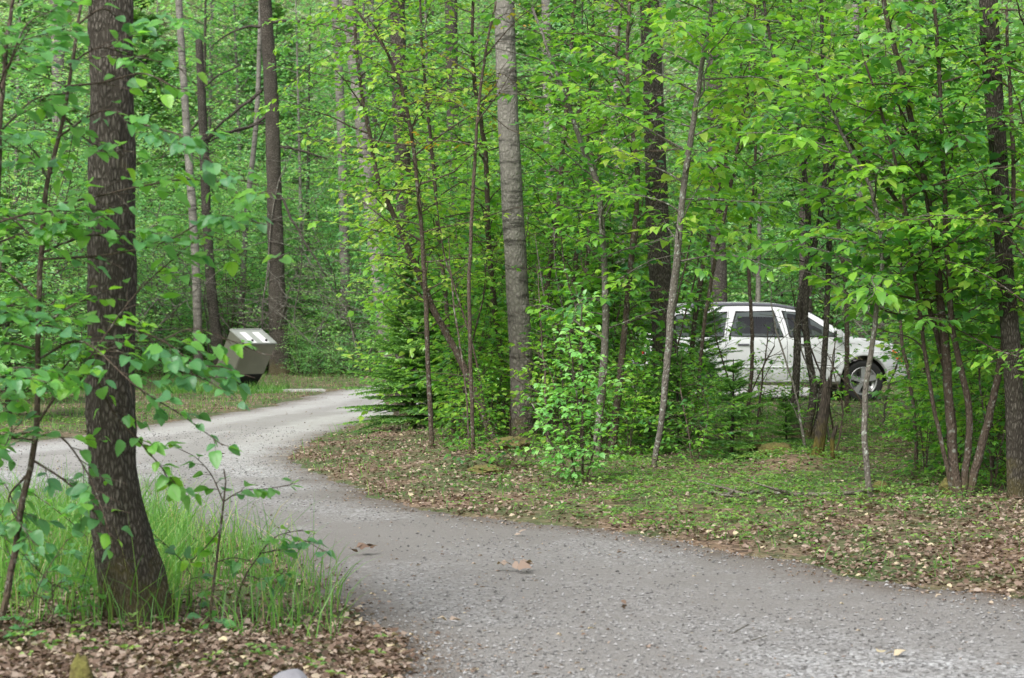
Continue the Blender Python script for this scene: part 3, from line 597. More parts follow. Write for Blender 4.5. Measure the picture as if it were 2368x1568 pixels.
leafy('low_shrub', 'leafy shrub between the right stem clump and the dark edge trunk', [[(2290, 1170, 6), (2290, 1050, 5), (2270, 900, 4), (2260, 780, 3)], [(2295, 1170, 5), (2320, 1000, 4), (2350, 850, 3)]], size=.07, t0=.1, spacing=.13, blen=.4, cat='shrub', group='shrubs', tint=.4)

# ---- foreground saplings ---------------------------------------------------
NEAR = dict(size=.084, leaf='leaf_near', tmpl=LT_FINE, group='foreground saplings', tw_len=.22, tw_step=.055, lf_step=.048, droop=.12, flat=.38, dens=.95)
def near_leafy(name, label, paths, **kw):
    d = dict(NEAR); d.update(kw); return leafy(name, label, paths, **d)
near_leafy('foreground_sapling', 'long blurred sapling on the left whose leafy branches cross the big trunk',
      [[(-12, 1509, 17), (25, 1320, 16), (60, 1120, 15), (88, 960, 14), (90, 700, 13), (95, 480, 12), (130, 320, 10), (165, 120, 8), (190, -100, 5)]], Y=9.9, t0=.35, spacing=.22, blen=.55, drift=0, tint=.4,
      sprays=[[(130, 320), (240, 255), (340, 290), (430, 320), (520, 400), (600, 430)], [(100, 480), (220, 455), (330, 430), (450, 415), (560, 450), (625, 440)], [(90, 600), (240, 590), (380, 560), (500, 500), (620, 520)],
              [(80, 990), (140, 900), (205, 830), (305, 690), (400, 600), (480, 545), (560, 590), (645, 600)], [(160, 150), (230, 110), (320, 130), (380, 105)], [(175, 60), (240, 20), (300, 60), (420, 50)],
              [(150, 200), (240, 190), (330, 170), (400, 200), (455, 215)], [(90, 830), (190, 790), (317, 895), (420, 960), (515, 1030)], [(120, 920), (250, 800), (360, 790), (450, 760), (550, 795), (610, 820)], [(205, 830), (300, 800), (400, 850), (480, 880), (540, 925)], [(300, 760), (380, 790), (450, 840), (520, 850), (560, 870)],
              [(205, 830), (260, 950), (330, 1030), (390, 1100), (420, 1130)], [(80, 1010), (140, 1010), (200, 1090), (240, 1190), (270, 1300)], [(70, 1060), (160, 1120), (230, 1200), (300, 1310)],
              [(60, 1100), (20, 1160), (80, 1260)], [(90, 700), (30, 640), (-40, 600)], [(90, 760), (180, 700), (250, 690)], [(88, 560), (20, 500), (-40, 480)], [(85, 880), (20, 900), (-30, 940)], [(120, 400), (60, 330), (0, 300)], [(80, 1000), (20, 1010), (-30, 1060)], [(95, 500), (170, 520), (240, 500)], [(140, 260), (210, 330), (300, 350)]])
near_leafy('foreground_sapling', 'dark thin sapling stem along the left edge at the top', [[(-70, 1540, 15), (-40, 1000, 13), (-5, 500, 12), (8, 200, 11), (22, 0, 9), (50, -150, 6)]], Y=9.6, t0=.3, spacing=.25, blen=.5, drift=0, tint=.35,
           sprays=[[(10, 180), (60, 60), (130, 20)], [(5, 300), (80, 230), (170, 215)], [(0, 560), (60, 540), (140, 545)], [(-20, 760), (50, 740), (140, 760)], [(-20, 860), (60, 850), (120, 880)]])
near_leafy('small_sapling', 'small thin sapling standing right of the foot of the big foreground tree', [[(482, 1466, 8), (495, 1350, 7), (510, 1230, 6), (518, 1150, 4), (516, 1085, 3)]], t0=.6, spacing=.14, blen=.1, drift=0, tint=.5, tw_len=.07, crown=False,
           sprays=[[(516, 1160), (560, 1135), (620, 1130), (685, 1118)], [(516, 1160), (490, 1100), (455, 1060), (420, 1040)], [(500, 1300), (540, 1290), (590, 1300)], [(490, 1400), (470, 1420), (500, 1440)], [(512, 1220), (480, 1260), (440, 1300)]])
near_leafy('small_sapling', 'tiny sapling with broad leaves over the road edge', [[(535, 1440, 5), (560, 1340, 4), (600, 1280, 3)]], t0=.5, spacing=.15, blen=.1, drift=0, tint=.5, tw_len=.07, crown=False,
           sprays=[[(600, 1280), (650, 1270), (700, 1250), (755, 1280)], [(570, 1330), (620, 1340), (660, 1320)], [(600, 1280), (640, 1240), (700, 1225)]])

for wx_, wy_, wl in [(40, 1530, 'leafy weed clump in the bottom left corner'), (110, 1500, 'leafy weed left of the mossy post stub'), (20, 1440, 'leafy weed at the foot of the left sapling'), (170, 1470, 'leafy weed just left of the big trunk foot'), (90, 1420, 'leafy weed in the tall grass at the left'), (205, 1400, 'small leafy weed against the left side of the big trunk'), (430, 1440, 'small leafy weed against the right side of the big trunk foot')]:
    near_leafy('leafy_weed', wl, [[(wx_, wy_, 4), (wx_ + R.uniform(-15, 15), wy_ - 70, 3), (wx_ + R.uniform(-30, 30), wy_ - 130 * R.uniform(.7, 1.2), 2)]], size=.07, t0=.1, spacing=.05, blen=.13, drift=0, tint=.3, cat='weed', group='weeds by the big trunk', tw_len=.06, dens=1)
GS = 'thin bare stems in the shade of the thicket'
for i in range(34):
    x0 = R.choice([R.uniform(1020, 1500), R.uniform(1020, 1560), R.uniform(2060, 2360), R.uniform(1580, 2060)]); y0 = R.uniform(985, 1090); hgt = R.uniform(250, 700) if not 1570 < x0 < 2070 else R.uniform(150, 420); ln_ = R.uniform(-130, 130)
    W, r = px_path([(x0, y0, R.uniform(5, 10)), (x0 + ln_ * .3, y0 - hgt * .4, 5), (x0 + ln_ * .8, y0 - hgt * .75, 4), (x0 + ln_, y0 - hgt, 2)], depth_of(y0), R.uniform(-.8, .8)); W, o = root_fix(W); w2, r2 = smooth_path(W, r, .12)
    w2[1:] += np.cumsum(RS.normal(0, .006, (len(w2) - 1, 3)), 0); T = Tubes(); T.add(w2, r2, 6)
    for k in range(2, len(w2)):
        if R.random() < .6: T.add(branch_path(w2[k], R.uniform(0, 6.28), R.uniform(-.1, .9), R.uniform(.15, .7), 5, wob=.2), np.linspace(r2[k] * .5, .0015, 6), 4)
    tag(link('bare_shrub', T.build('bare_shrub', M['bark_twig' if i % 3 else 'bark_lichen'], o), None, o), 'thin bare shrub with dead twigs in the shade of the thicket', 'shrub', GS)
# ------------------------------------------------------------------ spruces
def make_spruce(name, h, wid, seed, needle=.024, dens=1.0, nb=6, droop=.25, bright=.25, bare=.0, step=1.0):
    rng = random.Random(seed); T = Tubes(); L = Leaves()
    top = np.array([rng.uniform(-.03, .03) * h, rng.uniform(-.03, .03) * h, h]); tp = catmull([(0, 0, -.05), top * .5 + np.array([.01, .01, 0]), top], 12)
    T.add(tp, np.linspace(.012 + .011 * h, .004, 12), 8)
    B = Tubes(); z = .06 * h + bare * h
    def twig(a, b, t):
        v = b - a; ln = np.linalg.norm(v); d = v / (ln + 1e-9); n = max(2, int(ln / (.010 / dens)))
        s = nrm(np.cross(d, [0, 0, 1.]) + 1e-4); u = np.cross(s, d)
        for k in range(n):
            q = a + v * (k + .5) / n
            for ang in (rng.uniform(-.4, .6), PI - rng.uniform(-.4, .6)):
                o = s * math.cos(ang) + u * math.sin(ang); tt = t + bright * (k / n) ** 3 + rng.gauss(0, .08)
                L.add(q, nrm(d * .8 + o), (rng.gauss(0, 1), rng.gauss(0, 1), rng.gauss(0, 1)), needle * rng.uniform(.8, 1.15), min(1, max(0, tt)))
    while z < h * .98:
        f = (z / h); bl = wid * .5 * (1 - f) ** .8 * rng.uniform(.75, 1.15) + .05
        c = tp[min(11, int(f * 11))]
        for k in range(nb):
            az = k * 2 * PI / nb + rng.uniform(-.3, .3) + z * 7; el = .25 + .5 * f - .25 * (1 - f)
            l2 = bl * rng.uniform(.7, 1.15); pth = branch_path(np.array([c[0], c[1], z + rng.uniform(-.03, .03)]), az, el, l2, 6, rng, up=-droop * .12, wob=.06)
            B.add(pth, np.linspace(.006, .002, 7), 4)
            t0 = rng.uniform(.15, .55)
            for i in range(1, 7):
                a = pth[i - 1]; b = pth[i]; twig(a, b, t0)
                ax = nrm(b - a); s = nrm(np.cross(ax, [0, 0, 1.]))
                for sd_ in (-1, 1):
                    for q in (.25, .75):
                        tl = l2 * .38 * (1.15 - i / 7) * rng.uniform(.6, 1.2) + .02
                        p0 = a + (b - a) * q; e = p0 + nrm(ax * .9 + s * sd_ + np.array([0, 0, -droop * rng.uniform(.3, 1)])) * tl; twig(p0, e, t0)
        z += step * (.085 + .035 * h) * rng.uniform(.7, 1.3)
    th = thing(name, 'x', 'spruce', (0, 0, 0), 'young spruces'); link('trunk', T.build('trunk', M['bark_mid']), th); link('branches', B.build('branches', M['bark_mid']), th)
    link('needles', L.build('needles', M['needle'], (np.array([(0, 0, 0), (.5, .17, 0), (1, 0, 0), (.5, -.17, 0)]), np.array([(0, 1, 2), (0, 2, 3)]), None)), th)
    return th
def children(o): return [c for c in bpy.data.objects if c.parent == o]
def copy_thing(o, loc, label=None, rz=0, s=1.0, group=None):
    n = o.copy(); C.objects.link(n); n.location = loc; n.rotation_euler = (0, 0, rz); n.scale = (s, s, s) if not isinstance(s, tuple) else s
    if label: n['label'] = label
    if group: n['group'] = group
    for ch in KIDS.setdefault(o.name, children(o)):
        c = ch.copy(); C.objects.link(c); c.parent = n
    return n
KIDS = {}
def place(th, px, py, label, rz=0, s=1.0):
    g_ = G(px, py); th.location = (g_[0], g_[1], HZ(g_[0], g_[1])); th.rotation_euler = (0, 0, rz); th['label'] = label
    th.scale = (s, s, s); return th
def gl(px, py):
    g_ = G(px, py); return (g_[0], g_[1], HZ(g_[0], g_[1]))
spA = place(make_spruce('young_spruce', 2.2, 2.2, 1, nb=9, dens=.8, needle=.036, bright=.5, step=.7), 958, 1005, 'dense bushy young spruce beside the gravel bend at left edge of thicket')
spB = place(make_spruce('young_spruce', 1.0, 1.0, 2, nb=6, bright=.35, step=.8), 1690, 1088, 'small lone spruce with clear pointed top in front of the car doors')
spD = place(make_spruce('young_spruce', 2.7, 2.3, 3, nb=7, dens=.7, needle=.034, bare=.05, step=.8), 2215, 1062, 'dark spruce right of the car nose beside the stem clump')
copy_thing(spD, gl(1400, 1005), 'dark spruce hidden behind the kinked alder and bright shrub', 2.0, .95)
copy_thing(spD, gl(1620, 968), 'dark spruce whose boughs hang beside the dark furrowed trunk', 4.1, .75)
copy_thing(spD, gl(20, 965), 'dark spruce at the left edge across the road', 1.0, 1.25)
copy_thing(spD, gl(2310, 1030), 'dark spruce behind the stem clump at the right', 3.1, .9)
copy_thing(spB, gl(1820, 1062), 'knee high bright green spruce seedling on the mossy hummock', 1.3, .62)
copy_thing(spB, gl(1575, 1065), 'small dark spruce at foot of the dark furrowed tree', 2.3, 1.1)
copy_thing(spB, gl(1500, 1075), 'small spruce beside the lichen spotted thin stem', .3, .8)
copy_thing(spA, gl(1035, 992), 'broad low spruce just right of the dense bushy one', 4.0, .62)
copy_thing(spA, gl(1130, 985), 'half hidden young spruce behind the central banded trunk', 2.6, .85)

# ------------------------------------------------------------------ background copies
def make_bg(name, label, cat, h, nst, blen, size, spacing, seed, bare=.05, tmpl=LT_FAR, leaf='leaf_far', bark='bark_mid', spread=.25, group=None, rad=.03, twl=.34, tws=.11):
    rng = random.Random(seed); th = thing(name, label, cat, (0, 0, -50), group); L = Leaves(); T = Tubes(); TB = Tubes()
    for s in range(nst):
        az = s * 2 * PI / nst + rng.uniform(-.5, .5); sp = spread * rng.uniform(.4, 1) * h if nst > 1 else .03 * h
        hh = h * rng.uniform(.75, 1) if s else h
        pts = catmull([(0, 0, -.1), (math.cos(az) * sp * .3, math.sin(az) * sp * .3, hh * .45), (math.cos(az) * sp, math.sin(az) * sp, hh)], 14)
        r = np.linspace(rad, rad * .18, 14); T.add(pts, r, 7)
        grow_stem(pts, r, L, TB, size, t0=bare, spacing=spacing, blen=blen, rng=rng, twig_tubes=False, lf_step=size * .95, tw_len=twl, tw_step=tws, tint0=.5, droop=.2, flat=.45)
    link('stem', T.build('stem', M[bark]), th); link('branches', TB.build('branches', M[bark]), th); link('foliage', L.build('foliage', M[leaf], tmpl), th)
    return th, len(L.p)
GB = 'leafy understorey bushes behind the road'
GT = 'leafy background trees of the wood'
protos = []; tall = []
for i, (h, nst, bl) in enumerate([(3.4, 5, 1.1), (5.0, 5, 1.3), (2.2, 5, .8), (6.5, 4, 1.5)]):
    t_, n_ = make_bg('understorey_bush', 'round leafy bush in the green understorey deep in the wood', 'bush', h, nst, bl, .092, .17, 40 + i, group=GB, bark='bark_twig', rad=.018); protos.append(t_); print('bg', n_)
for i, (h, bl) in enumerate([(13, 2.0), (11, 1.7), (14, 2.2)]):
    t_, n_ = make_bg('background_leafy_tree', 'tall leafy tree standing deep in the wood', 'tree', h, 1, bl, .14, .14, 60 + i, bare=.12, group=GT, bark=['bark_pale', 'bark_mid', 'bark_pale'][i], rad=.10, twl=.5, tws=.13); tall.append(t_); print('tall', n_)
rb = random.Random(99)
used = set()
def put(proto, x, y, s, rz=None):
    z = HZ(x, y) ; rz = rb.uniform(0, 6.28) if rz is None else rz
    if proto.name not in used:
        used.add(proto.name); KIDS.setdefault(proto.name, children(proto)); proto.location = (x, y, z); proto.rotation_euler = (0, 0, rz); proto.scale = (s, s, s)
    else: copy_thing(proto, (x, y, z), None, rz, s)
def frame_half(y): return .26 * y + 1.5
# far zone (behind the road and the car)
def ok_spot(x, y):
    if float(sdist(np.array([x]), np.array([y]))[0]) < .9: return False
    px, py = to_px(np.array([x, y, 0.]))
    if 40 < y < 52.5 and 250 < px < 900: return False        # clearing round the bin
    if abs(x - CARP[0]) < 3.6 and abs(y - CARP[1]) < 2.6: return False
    return True
n = 0; tries = 0
while n < 150 and tries < 3000:
    tries += 1; y = 44 + 40 * rb.random() ** 1.35; x = rb.uniform(-frame_half(y), frame_half(y))
    px, py = to_px(np.array([x, y, 0.]))
    if px < 900 and y < 54: continue
    if not ok_spot(x, y): continue
    put(protos[rb.randrange(4)], x, y, rb.uniform(.75, 1.35)); n += 1
# left bank across the road
for (px, py, s, k) in [(-40, 985, 1.0, 0), (30, 935, 1.1, 1), (120, 925, .8, 2), (90, 905, 1.2, 3), (190, 900, 1.0, 0), (240, 885, 1.0, 1), (-20, 910, 1.2, 3), (150, 890, 1.2, 1), (330, 870, .9, 2), (270, 872, 1.1, 0)]:
    g_ = G(px, py); put(protos[k], g_[0], g_[1], s)
# inside the thicket, behind the hero stems
for (px, py, s, k) in [(1010, 965, .75, 0), (1120, 975, .8, 1), (1200, 965, .8, 3), (1290, 970, .7, 0), (1360, 960, .8, 1), (2240, 985, .8, 1), (2250, 990, .9, 3), (2330, 1010, .8, 0), (2380, 1040, .8, 1), (2300, 960, 1.0, 3), (2210, 950, 1.0, 1), (2420, 990, 1.0, 3), (1250, 990, .5, 2), (1080, 995, .5, 2)]:
    g_ = G(px, py); put(protos[k], g_[0], g_[1], s)
GI = 'leafy saplings inside the thicket'
low = []
for i, (h, nst, bl) in enumerate([(1.5, 4, .55), (2.4, 3, .75), (3.4, 2, .9)]):
    t_, n_ = make_bg('leafy_sapling', 'slender leafy sapling among the stems of the thicket', 'sapling', h, nst, bl, .10, .12, 140 + i, group=GI, leaf='leaf', tmpl=LT_MID, bark='bark_twig', rad=.011, twl=.26, tws=.09, bare=.08); low.append(t_); print('low', n_)
for (px, py, s, k) in [(1080, 1035, .9, 0), (1120, 1010, .9, 1), (1270, 1050, .8, 0), (1290, 1005, 1, 1), (1450, 1040, .7, 0), (1440, 1030, .6, 0), (1480, 1060, .7, 0), (1605, 1040, .6, 0),
                       (1760, 985, .5, 0), (2190, 1090, .8, 1), (2240, 1040, 1, 2), (2260, 1090, 1, 2), (2320, 1100, 1, 1), (2300, 1150, .8, 0), (2385, 1150, 1, 1), (2340, 1050, 1, 2), (1030, 985, .8, 1), (1230, 985, 1, 2), (1100, 975, 1, 2), (1500, 990, 1, 2),
                       (1010, 1000, 1.1, 2), (1060, 995, 1.2, 2), (1110, 990, 1.2, 2), (1150, 1000, 1.1, 2), (1260, 995, 1.2, 2), (1310, 1000, 1.2, 2), (1355, 995, 1.2, 2), (1410, 1000, 1.15, 2), (1460, 990, 1.1, 2), (1090, 1025, .95, 1), (1140, 1035, .8, 1), (1265, 1020, .95, 1), (1400, 1020, .9, 1),
                       (1075, 1050, .7, 0), (1110, 1070, .5, 0), (1390, 1075, .55, 0), (1455, 1085, .6, 0), (1530, 1060, .7, 0), (1620, 1070, .55, 0), (1000, 970, 1.1, 2), (930, 958, .9, 2), (1285, 1060, .8, 0), (2260, 1140, .7, 0), (2330, 1130, .9, 1), (2240, 1060, 1.1, 2), (2300, 1040, 1.2, 2), (2360, 1060, 1.2, 2), (2270, 1010, 1.2, 2), (980, 975, 1, 2), (1640, 950, .55, 0), (1850, 965, .5, 0), (2220, 1120, .8, 0), (2140, 1130, .6, 0)]:
    g_ = G(px, py); put(low[k], g_[0], g_[1], s)
# bushes closing the clearing behind the bin, down to the grass
for (px, py, s, k) in [(300, 872, .8, 2), (380, 868, .9, 0), (420, 864, .8, 2), (480, 862, .9, 0), (540, 861, .8, 2), (600, 861, .9, 0), (700, 864, .7, 2), (740, 865, .9, 0), (790, 866, .8, 2), (830, 868, .8, 0), (880, 870, .7, 2), (340, 860, 1, 1), (440, 857, 1, 1), (530, 856, 1, 3), (620, 856, 1, 1), (680, 858, .9, 3), (770, 858, 1, 1), (850, 860, 1, 3),
                       (720, 872, .4, 2), (770, 873, .4, 2), (390, 876, .35, 2), (820, 874, .45, 2), (690, 870, .4, 0)]:
    g_ = G(px, py); put(protos[k], g_[0], g_[1], s)
# bare grey brush
GBARE = 'bare grey brush between the background trunks'
bare = []
for i in range(2):
    rng = random.Random(300 + i); th = thing('bare_brush', 'tangle of bare grey twigs between the background trunks', 'brush', (0, 0, -50), GBARE); T = Tubes()
    for q in range(5):
        az = rng.uniform(0, 6.28); p_ = branch_path(np.array([0, 0, -.1]), az, rng.uniform(.7, 1.3), rng.uniform(3, 6.5), 12, rng, wob=.1); T.add(p_, np.linspace(.03, .006, 13), 5)
        for k in range(3, 13):
            for _ in range(2):
                b_ = branch_path(p_[k], rng.uniform(0, 6.28), rng.uniform(-.3, .8), rng.uniform(.5, 1.4), 6, rng, wob=.2); T.add(b_, np.linspace(.010, .003, 7), 4)
                for j in (2, 4): T.add(branch_path(b_[j], rng.uniform(0, 6.28), rng.uniform(-.4, .8), rng.uniform(.2, .6), 4, rng, wob=.25), np.linspace(.005, .002, 5), 3)
    link('stem', T.build('stem', M['bark_lichen']), th); bare.append(th)
for i, (px, py, s) in enumerate([(480, 866, 1), (600, 866, 1.1), (700, 868, .9), (760, 864, 1.1), (840, 872, .9), (380, 866, 1.0), (250, 876, 1.1), (60, 900, 1.1), (1010, 900, .8), (1300, 900, .9), (1700, 880, .8), (1950, 884, .8), (2150, 900, 1), (2300, 905, 1.1)]):
    g_ = G(px, py); put(bare[i % 2], g_[0], g_[1], s)
n = 0
while n < 44:
    y = 56 + 42 * rb.random(); x = rb.uniform(-frame_half(y), frame_half(y)); put(tall[rb.randrange(3)], x, y, rb.uniform(.85, 1.2)); n += 1
for (px, py, s, k) in [(1330, 885, .8, 1), (1750, 885, .75, 0), (2050, 883, .8, 1), (2280, 890, .8, 2), (1000, 878, .8, 0), (1540, 880, .8, 2), (880, 868, .8, 1), (1900, 878, .8, 2), (700, 858, .8, 0), (230, 872, .75, 1), (30, 880, .8, 2), (1180, 876, .8, 2), (1650, 872, .8, 1)]:
    g_ = G(px, py); put(tall[k], g_[0], g_[1], s)
# dark spruces deep in the wood
for k, (px, y, s) in enumerate([(340, 66, 4.2), (1280, 60, 4.4), (960, 70, 4.6), (1800, 64, 4.2), (60, 72, 4.8), (2200, 62, 4.4), (620, 80, 5.2)]):
    p_ = P(px, 720, y); copy_thing(spD, (p_[0], y, HZ(p_[0], y)), 'tall dark spruce standing deep in the wood', k * 1.1, s, 'dark spruces deep in the wood')
# the far wood: one mass nobody could count
L = Leaves(); nf = 90000
fx = RS.uniform(-48, 48, nf); fy = RS.uniform(98, 122, nf); fz = RS.uniform(0, 1, nf) ** .9 * 26
den = fbm(fx * .35 + 9, fz * .35 + fy * .2, 3)
keepm = den > -.10
hz = H(fx, fy)
for i in np.nonzero(keepm)[0]:
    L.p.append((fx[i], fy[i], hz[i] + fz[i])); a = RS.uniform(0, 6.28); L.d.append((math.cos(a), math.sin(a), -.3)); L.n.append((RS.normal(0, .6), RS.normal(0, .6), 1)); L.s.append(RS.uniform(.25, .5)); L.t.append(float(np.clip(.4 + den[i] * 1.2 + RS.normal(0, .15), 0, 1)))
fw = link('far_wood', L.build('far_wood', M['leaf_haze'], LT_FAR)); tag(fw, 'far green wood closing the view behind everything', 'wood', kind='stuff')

L = Leaves(); nb_ = 14000  # unseen leaf cloud behind the camera, added for reflections in the car
for i in range(nb_):
    y_ = RS.uniform(-34, -16); x_ = RS.uniform(-30, 30); a = RS.uniform(0, 6.28); z_ = 12 * RS.rand() ** .8
    if fbm(np.array([x_ * .3]), np.array([z_ * .3 + y_ * .2]))[0] < -.02: continue
    L.add((x_, y_, z_), (math.cos(a), math.sin(a), -.2), (RS.normal(0, .6), RS.normal(0, .6), 1), RS.uniform(.3, .6), RS.rand())
tag(link('unseen_reflected_wood', L.build('unseen_reflected_wood', M['leaf_far'], LT_FAR)), 'unseen leaf mass behind the camera, added to be mirrored in the car windows', 'wood', kind='stuff')
# ------------------------------------------------------------------ ground stuff
def scatter(n, x0, x1, y0, y1, ydist=1.0):
    u = RS.rand(n) ** ydist
    y = y0 + (y1 - y0) * u; x = RS.uniform(-1, 1, n) * (.255 * y + .6)
    return x, y
def litter_leaves(L, x, y, z, size, t, tilt=.3):
    n = len(x); a = RS.uniform(0, 6.28, n); el = RS.normal(0, .22, n) * (tilt / .3)
    L.p += list(np.column_stack([x, y, z])); L.d += list(np.column_stack([np.cos(a), np.sin(a), el])); L.n += list(np.column_stack([RS.normal(0, .35, n) * tilt / .3, RS.normal(0, .35, n) * tilt / .3, np.ones(n)]))
    L.s += list(size); L.t += list(np.clip(t, 0, 1))
# brown litter
x, y = scatter(170000, 0, 0, 8.6, 56, 1.8); s = sdist(x, y); px, py = to_px(np.column_stack([x, y, np.zeros(len(x))]))
patch = fbm(x * .8 + 5, y * .8, 3)
pr = np.where(s > .02, .55 + 1.2 * patch, np.where(s > -.45, .42 * (1 + s / .45) ** 1.5, .002))
pr = pr + np.where((s > 0) & (px > 1850) & (py > 1190), .6, 0) + np.where((s > 0) & (px < 950) & (py > 1440), .35, 0) + np.where((s > 0) & (px > 600) & (px < 1250) & (py > 1020) & (py < 1200), .45, 0)
pr = pr - np.where((s > 0.1) & (px < 750) & (py > 1180) & (py < 1400), .35, 0) - np.where((px < 600) & (py < 1000), .25, 0)
k = RS.rand(len(x)) < pr; x, y, s = x[k], y[k], s[k]; z = np.maximum(H(x, y, s), .004) + RS.uniform(.0, .03, len(x)) * (s > 0)
L = Leaves(); SV = (x, y); litter_leaves(L, x, y, z, RS.uniform(.018, .054, len(x)) * np.where(s < 0, .6, 1), RS.beta(1.6, 2.0, len(x)))
tag(link('leaf_litter', L.build('leaf_litter', M['dead'], LT_DEAD)), 'brown fallen leaves covering the verges', 'leaf litter', kind='stuff')
# brown crumbs and needles drifted over the gravel
x, y = scatter(60000, 0, 0, 8.7, 42, 1.5); s = sdist(x, y); ds = RS.uniform(.35, .8, len(x))
k = (s < 0) & (RS.rand(len(x)) < .02 + 1.1 * np.maximum(0, fbm(x * .9 + 70, y * 1.9, 4) - .09) + .35 * np.exp(-np.abs(s) / .35)); x, y, s = x[k], y[k], s[k]
L = Leaves(); litter_leaves(L, x, y, .004 + .016 * fbm(x * 1.2, y * 1.2), RS.uniform(.008, .038, len(x)), RS.uniform(.3, .85, len(x)), .05)
tag(link('road_debris', L.build('road_debris', M['dead'], LT_DEAD, wscale=.35)), 'brown leaf crumbs and needles strewn on the gravel', 'debris', kind='stuff')
# green ground cover
x, y = scatter(52000, 0, 0, 9, 34, 1.3); s = sdist(x, y); px, py = to_px(np.column_stack([x, y, np.zeros(len(x))]))
patch = fbm(x * 1.1 + 40, y * 1.1, 3)
pr = .10 + 1.2 * np.maximum(patch, 0) + np.where((px > 1050) & (px < 2300) & (py > 1000) & (py < 1300), .30, 0) + np.where((px > 1400) & (px < 1950) & (py > 1110) & (py < 1260), .35, 0)
pr = np.where(s > .12, pr, 0); pr = pr * np.where((px < 1250) & (py > 1015) & (s < 1.6), .35, 1) * np.where((px > 1750) & (py > 1190), .5, 1) * np.where(s < .5, .5, 1) * np.where((px > 1900) & (py > 1230), .35, 1) * np.where((px < 950) & (py > 1430), .75, 1)
k = RS.rand(len(x)) < pr; x, y, s = x[k], y[k], s[k]; h0 = H(x, y, s)
L = Leaves()
for i in range(len(x)):
    hh = RS.uniform(.015, .10); nl = RS.randint(3, 7); t = RS.beta(2, 2); a0 = RS.uniform(0, 6.28)
    for q in range(nl):
        a = a0 + q * 2 * PI / nl; r_ = RS.uniform(0, .025)
        L.add((x[i] + math.cos(a) * r_, y[i] + math.sin(a) * r_, h0[i] + hh), (math.cos(a), math.sin(a), RS.normal(.1, .25)), (RS.normal(0, .3), RS.normal(0, .3), 1), RS.uniform(.02, .045), min(1, max(0, t + RS.normal(0, .15))))
tag(link('ground_cover', L.build('ground_cover', M['cover'], LT_FAR)), 'low bright green plants carpeting the verge', 'ground cover', kind='stuff')
# grass
def blades(x, y, z, h, lean, wd, t):
    n = len(x); a = RS.uniform(0, 6.28, n); la = RS.uniform(0, 6.28, n); V = np.zeros((n, 7, 3)); cw = np.cos(a) * wd; sw = np.sin(a) * wd
    for j, (f, wf) in enumerate([(0, 1), (.4, .85), (.75, .55), (1, 0)]):
        cx = x + np.cos(la) * lean * h * f * f; cy = y + np.sin(la) * lean * h * f * f; cz = z + h * f * (1 - .25 * lean * f)
        if j < 3:
            V[:, 2 * j] = np.column_stack([cx - cw * wf, cy - sw * wf, cz]); V[:, 2 * j + 1] = np.column_stack([cx + cw * wf, cy + sw * wf, cz])
        else: V[:, 6] = np.column_stack([cx, cy, cz])
    o = (np.arange(n) * 7)[:, None, None]
    return V.reshape(-1, 3), (np.array([(0, 1, 3, 2), (2, 3, 5, 4)])[None] + o).reshape(-1, 4), (np.array([(4, 5, 6)])[None] + o).reshape(-1, 3), np.repeat(t, 7)
def grass(name, label, x, y, hmin, hmax, lean, wd):
    z = H(x, y) - .01; n = len(x); h = RS.uniform(hmin, hmax, n) * RS.uniform(.5, 1, n); V, Q, T, t = blades(x, y, z, h, RS.uniform(.1, lean, n), wd, np.clip(RS.beta(2, 2.2, n), 0, 1))
    tag(link(name, mesh(name, V, [Q, T], M['grass'], False, t)), label, 'grass', kind='stuff')
x, y = scatter(60000, 0, 0, 9.4, 16.5, 1.0); s = sdist(x, y); px, py = to_px(np.column_stack([x, y, np.zeros(len(x))]))
pr = np.where((s > -.05) & (px < 800) & (py < 1500), .27 + .3 * (px < 420) + 1.7 * fbm(x * 2.4, y * 2.4, 3), 0) * np.where(py > 1480, .35, np.where(py > 1430, .6, 1)) * np.where(px > 420, .8, 1)
k = RS.rand(len(x)) < pr; grass('tall_grass', 'tall thin green grass around the big foreground trunk', x[k], y[k], .12, .66, 1.0, .0032)
x, y = scatter(60000, 0, 0, 11, 56, 1.1); s = sdist(x, y); px, py = to_px(np.column_stack([x, y, np.zeros(len(x))]))
far = y > 28
pr = np.where(s > .05, .12 + 1.0 * np.maximum(0, fbm(x * .7 + 60, y * .7, 3)), 0) + np.where(far & (s > .1) & (px < 900), .8, 0) + np.where(far & (s > .1) & (px > 1400), .8, 0)
pr = pr * np.where((px > 1900) & (py > 1200) & ~far, .4, 1)
k = (RS.rand(len(x)) < pr) & ~((px < 950) & (y < 18)); grass('short_grass', 'short green grass along the verges and far bank', x[k], y[k], .06, .2, .8, .004)
# loose stones on the gravel
x, y = scatter(90000, 0, 0, 8.7, 30, 1.6); s = sdist(x, y); pz = fbm(x * .55 + 3, y * .55, 3)
k = (s < .1) & (RS.rand(len(x)) < .45 + 2.6 * pz + np.where((y < 11.5), .3, 0)); x, y = x[k], y[k]; n = len(x)
oc = np.array([(1, 0, 0), (0, 1, 0), (-1, 0, 0), (0, -1, 0), (0, 0, .7), (0, 0, -.5)]); of = np.array([(0, 1, 4), (1, 2, 4), (2, 3, 4), (3, 0, 4), (1, 0, 5), (2, 1, 5), (3, 2, 5), (0, 3, 5)])
r_ = .003 + .011 * RS.rand(n) ** 3; a = RS.uniform(0, 6.28, n); ca, sa = np.cos(a), np.sin(a); jit = RS.uniform(.6, 1.3, (n, 6, 3)); o_ = oc[None] * jit * r_[:, None, None]
Vx = np.stack([o_[..., 0] * ca[:, None] - o_[..., 1] * sa[:, None] + x[:, None], o_[..., 0] * sa[:, None] + o_[..., 1] * ca[:, None] + y[:, None], o_[..., 2] + (.004 + .016 * fbm(x * 1.2, y * 1.2))[:, None]], -1)
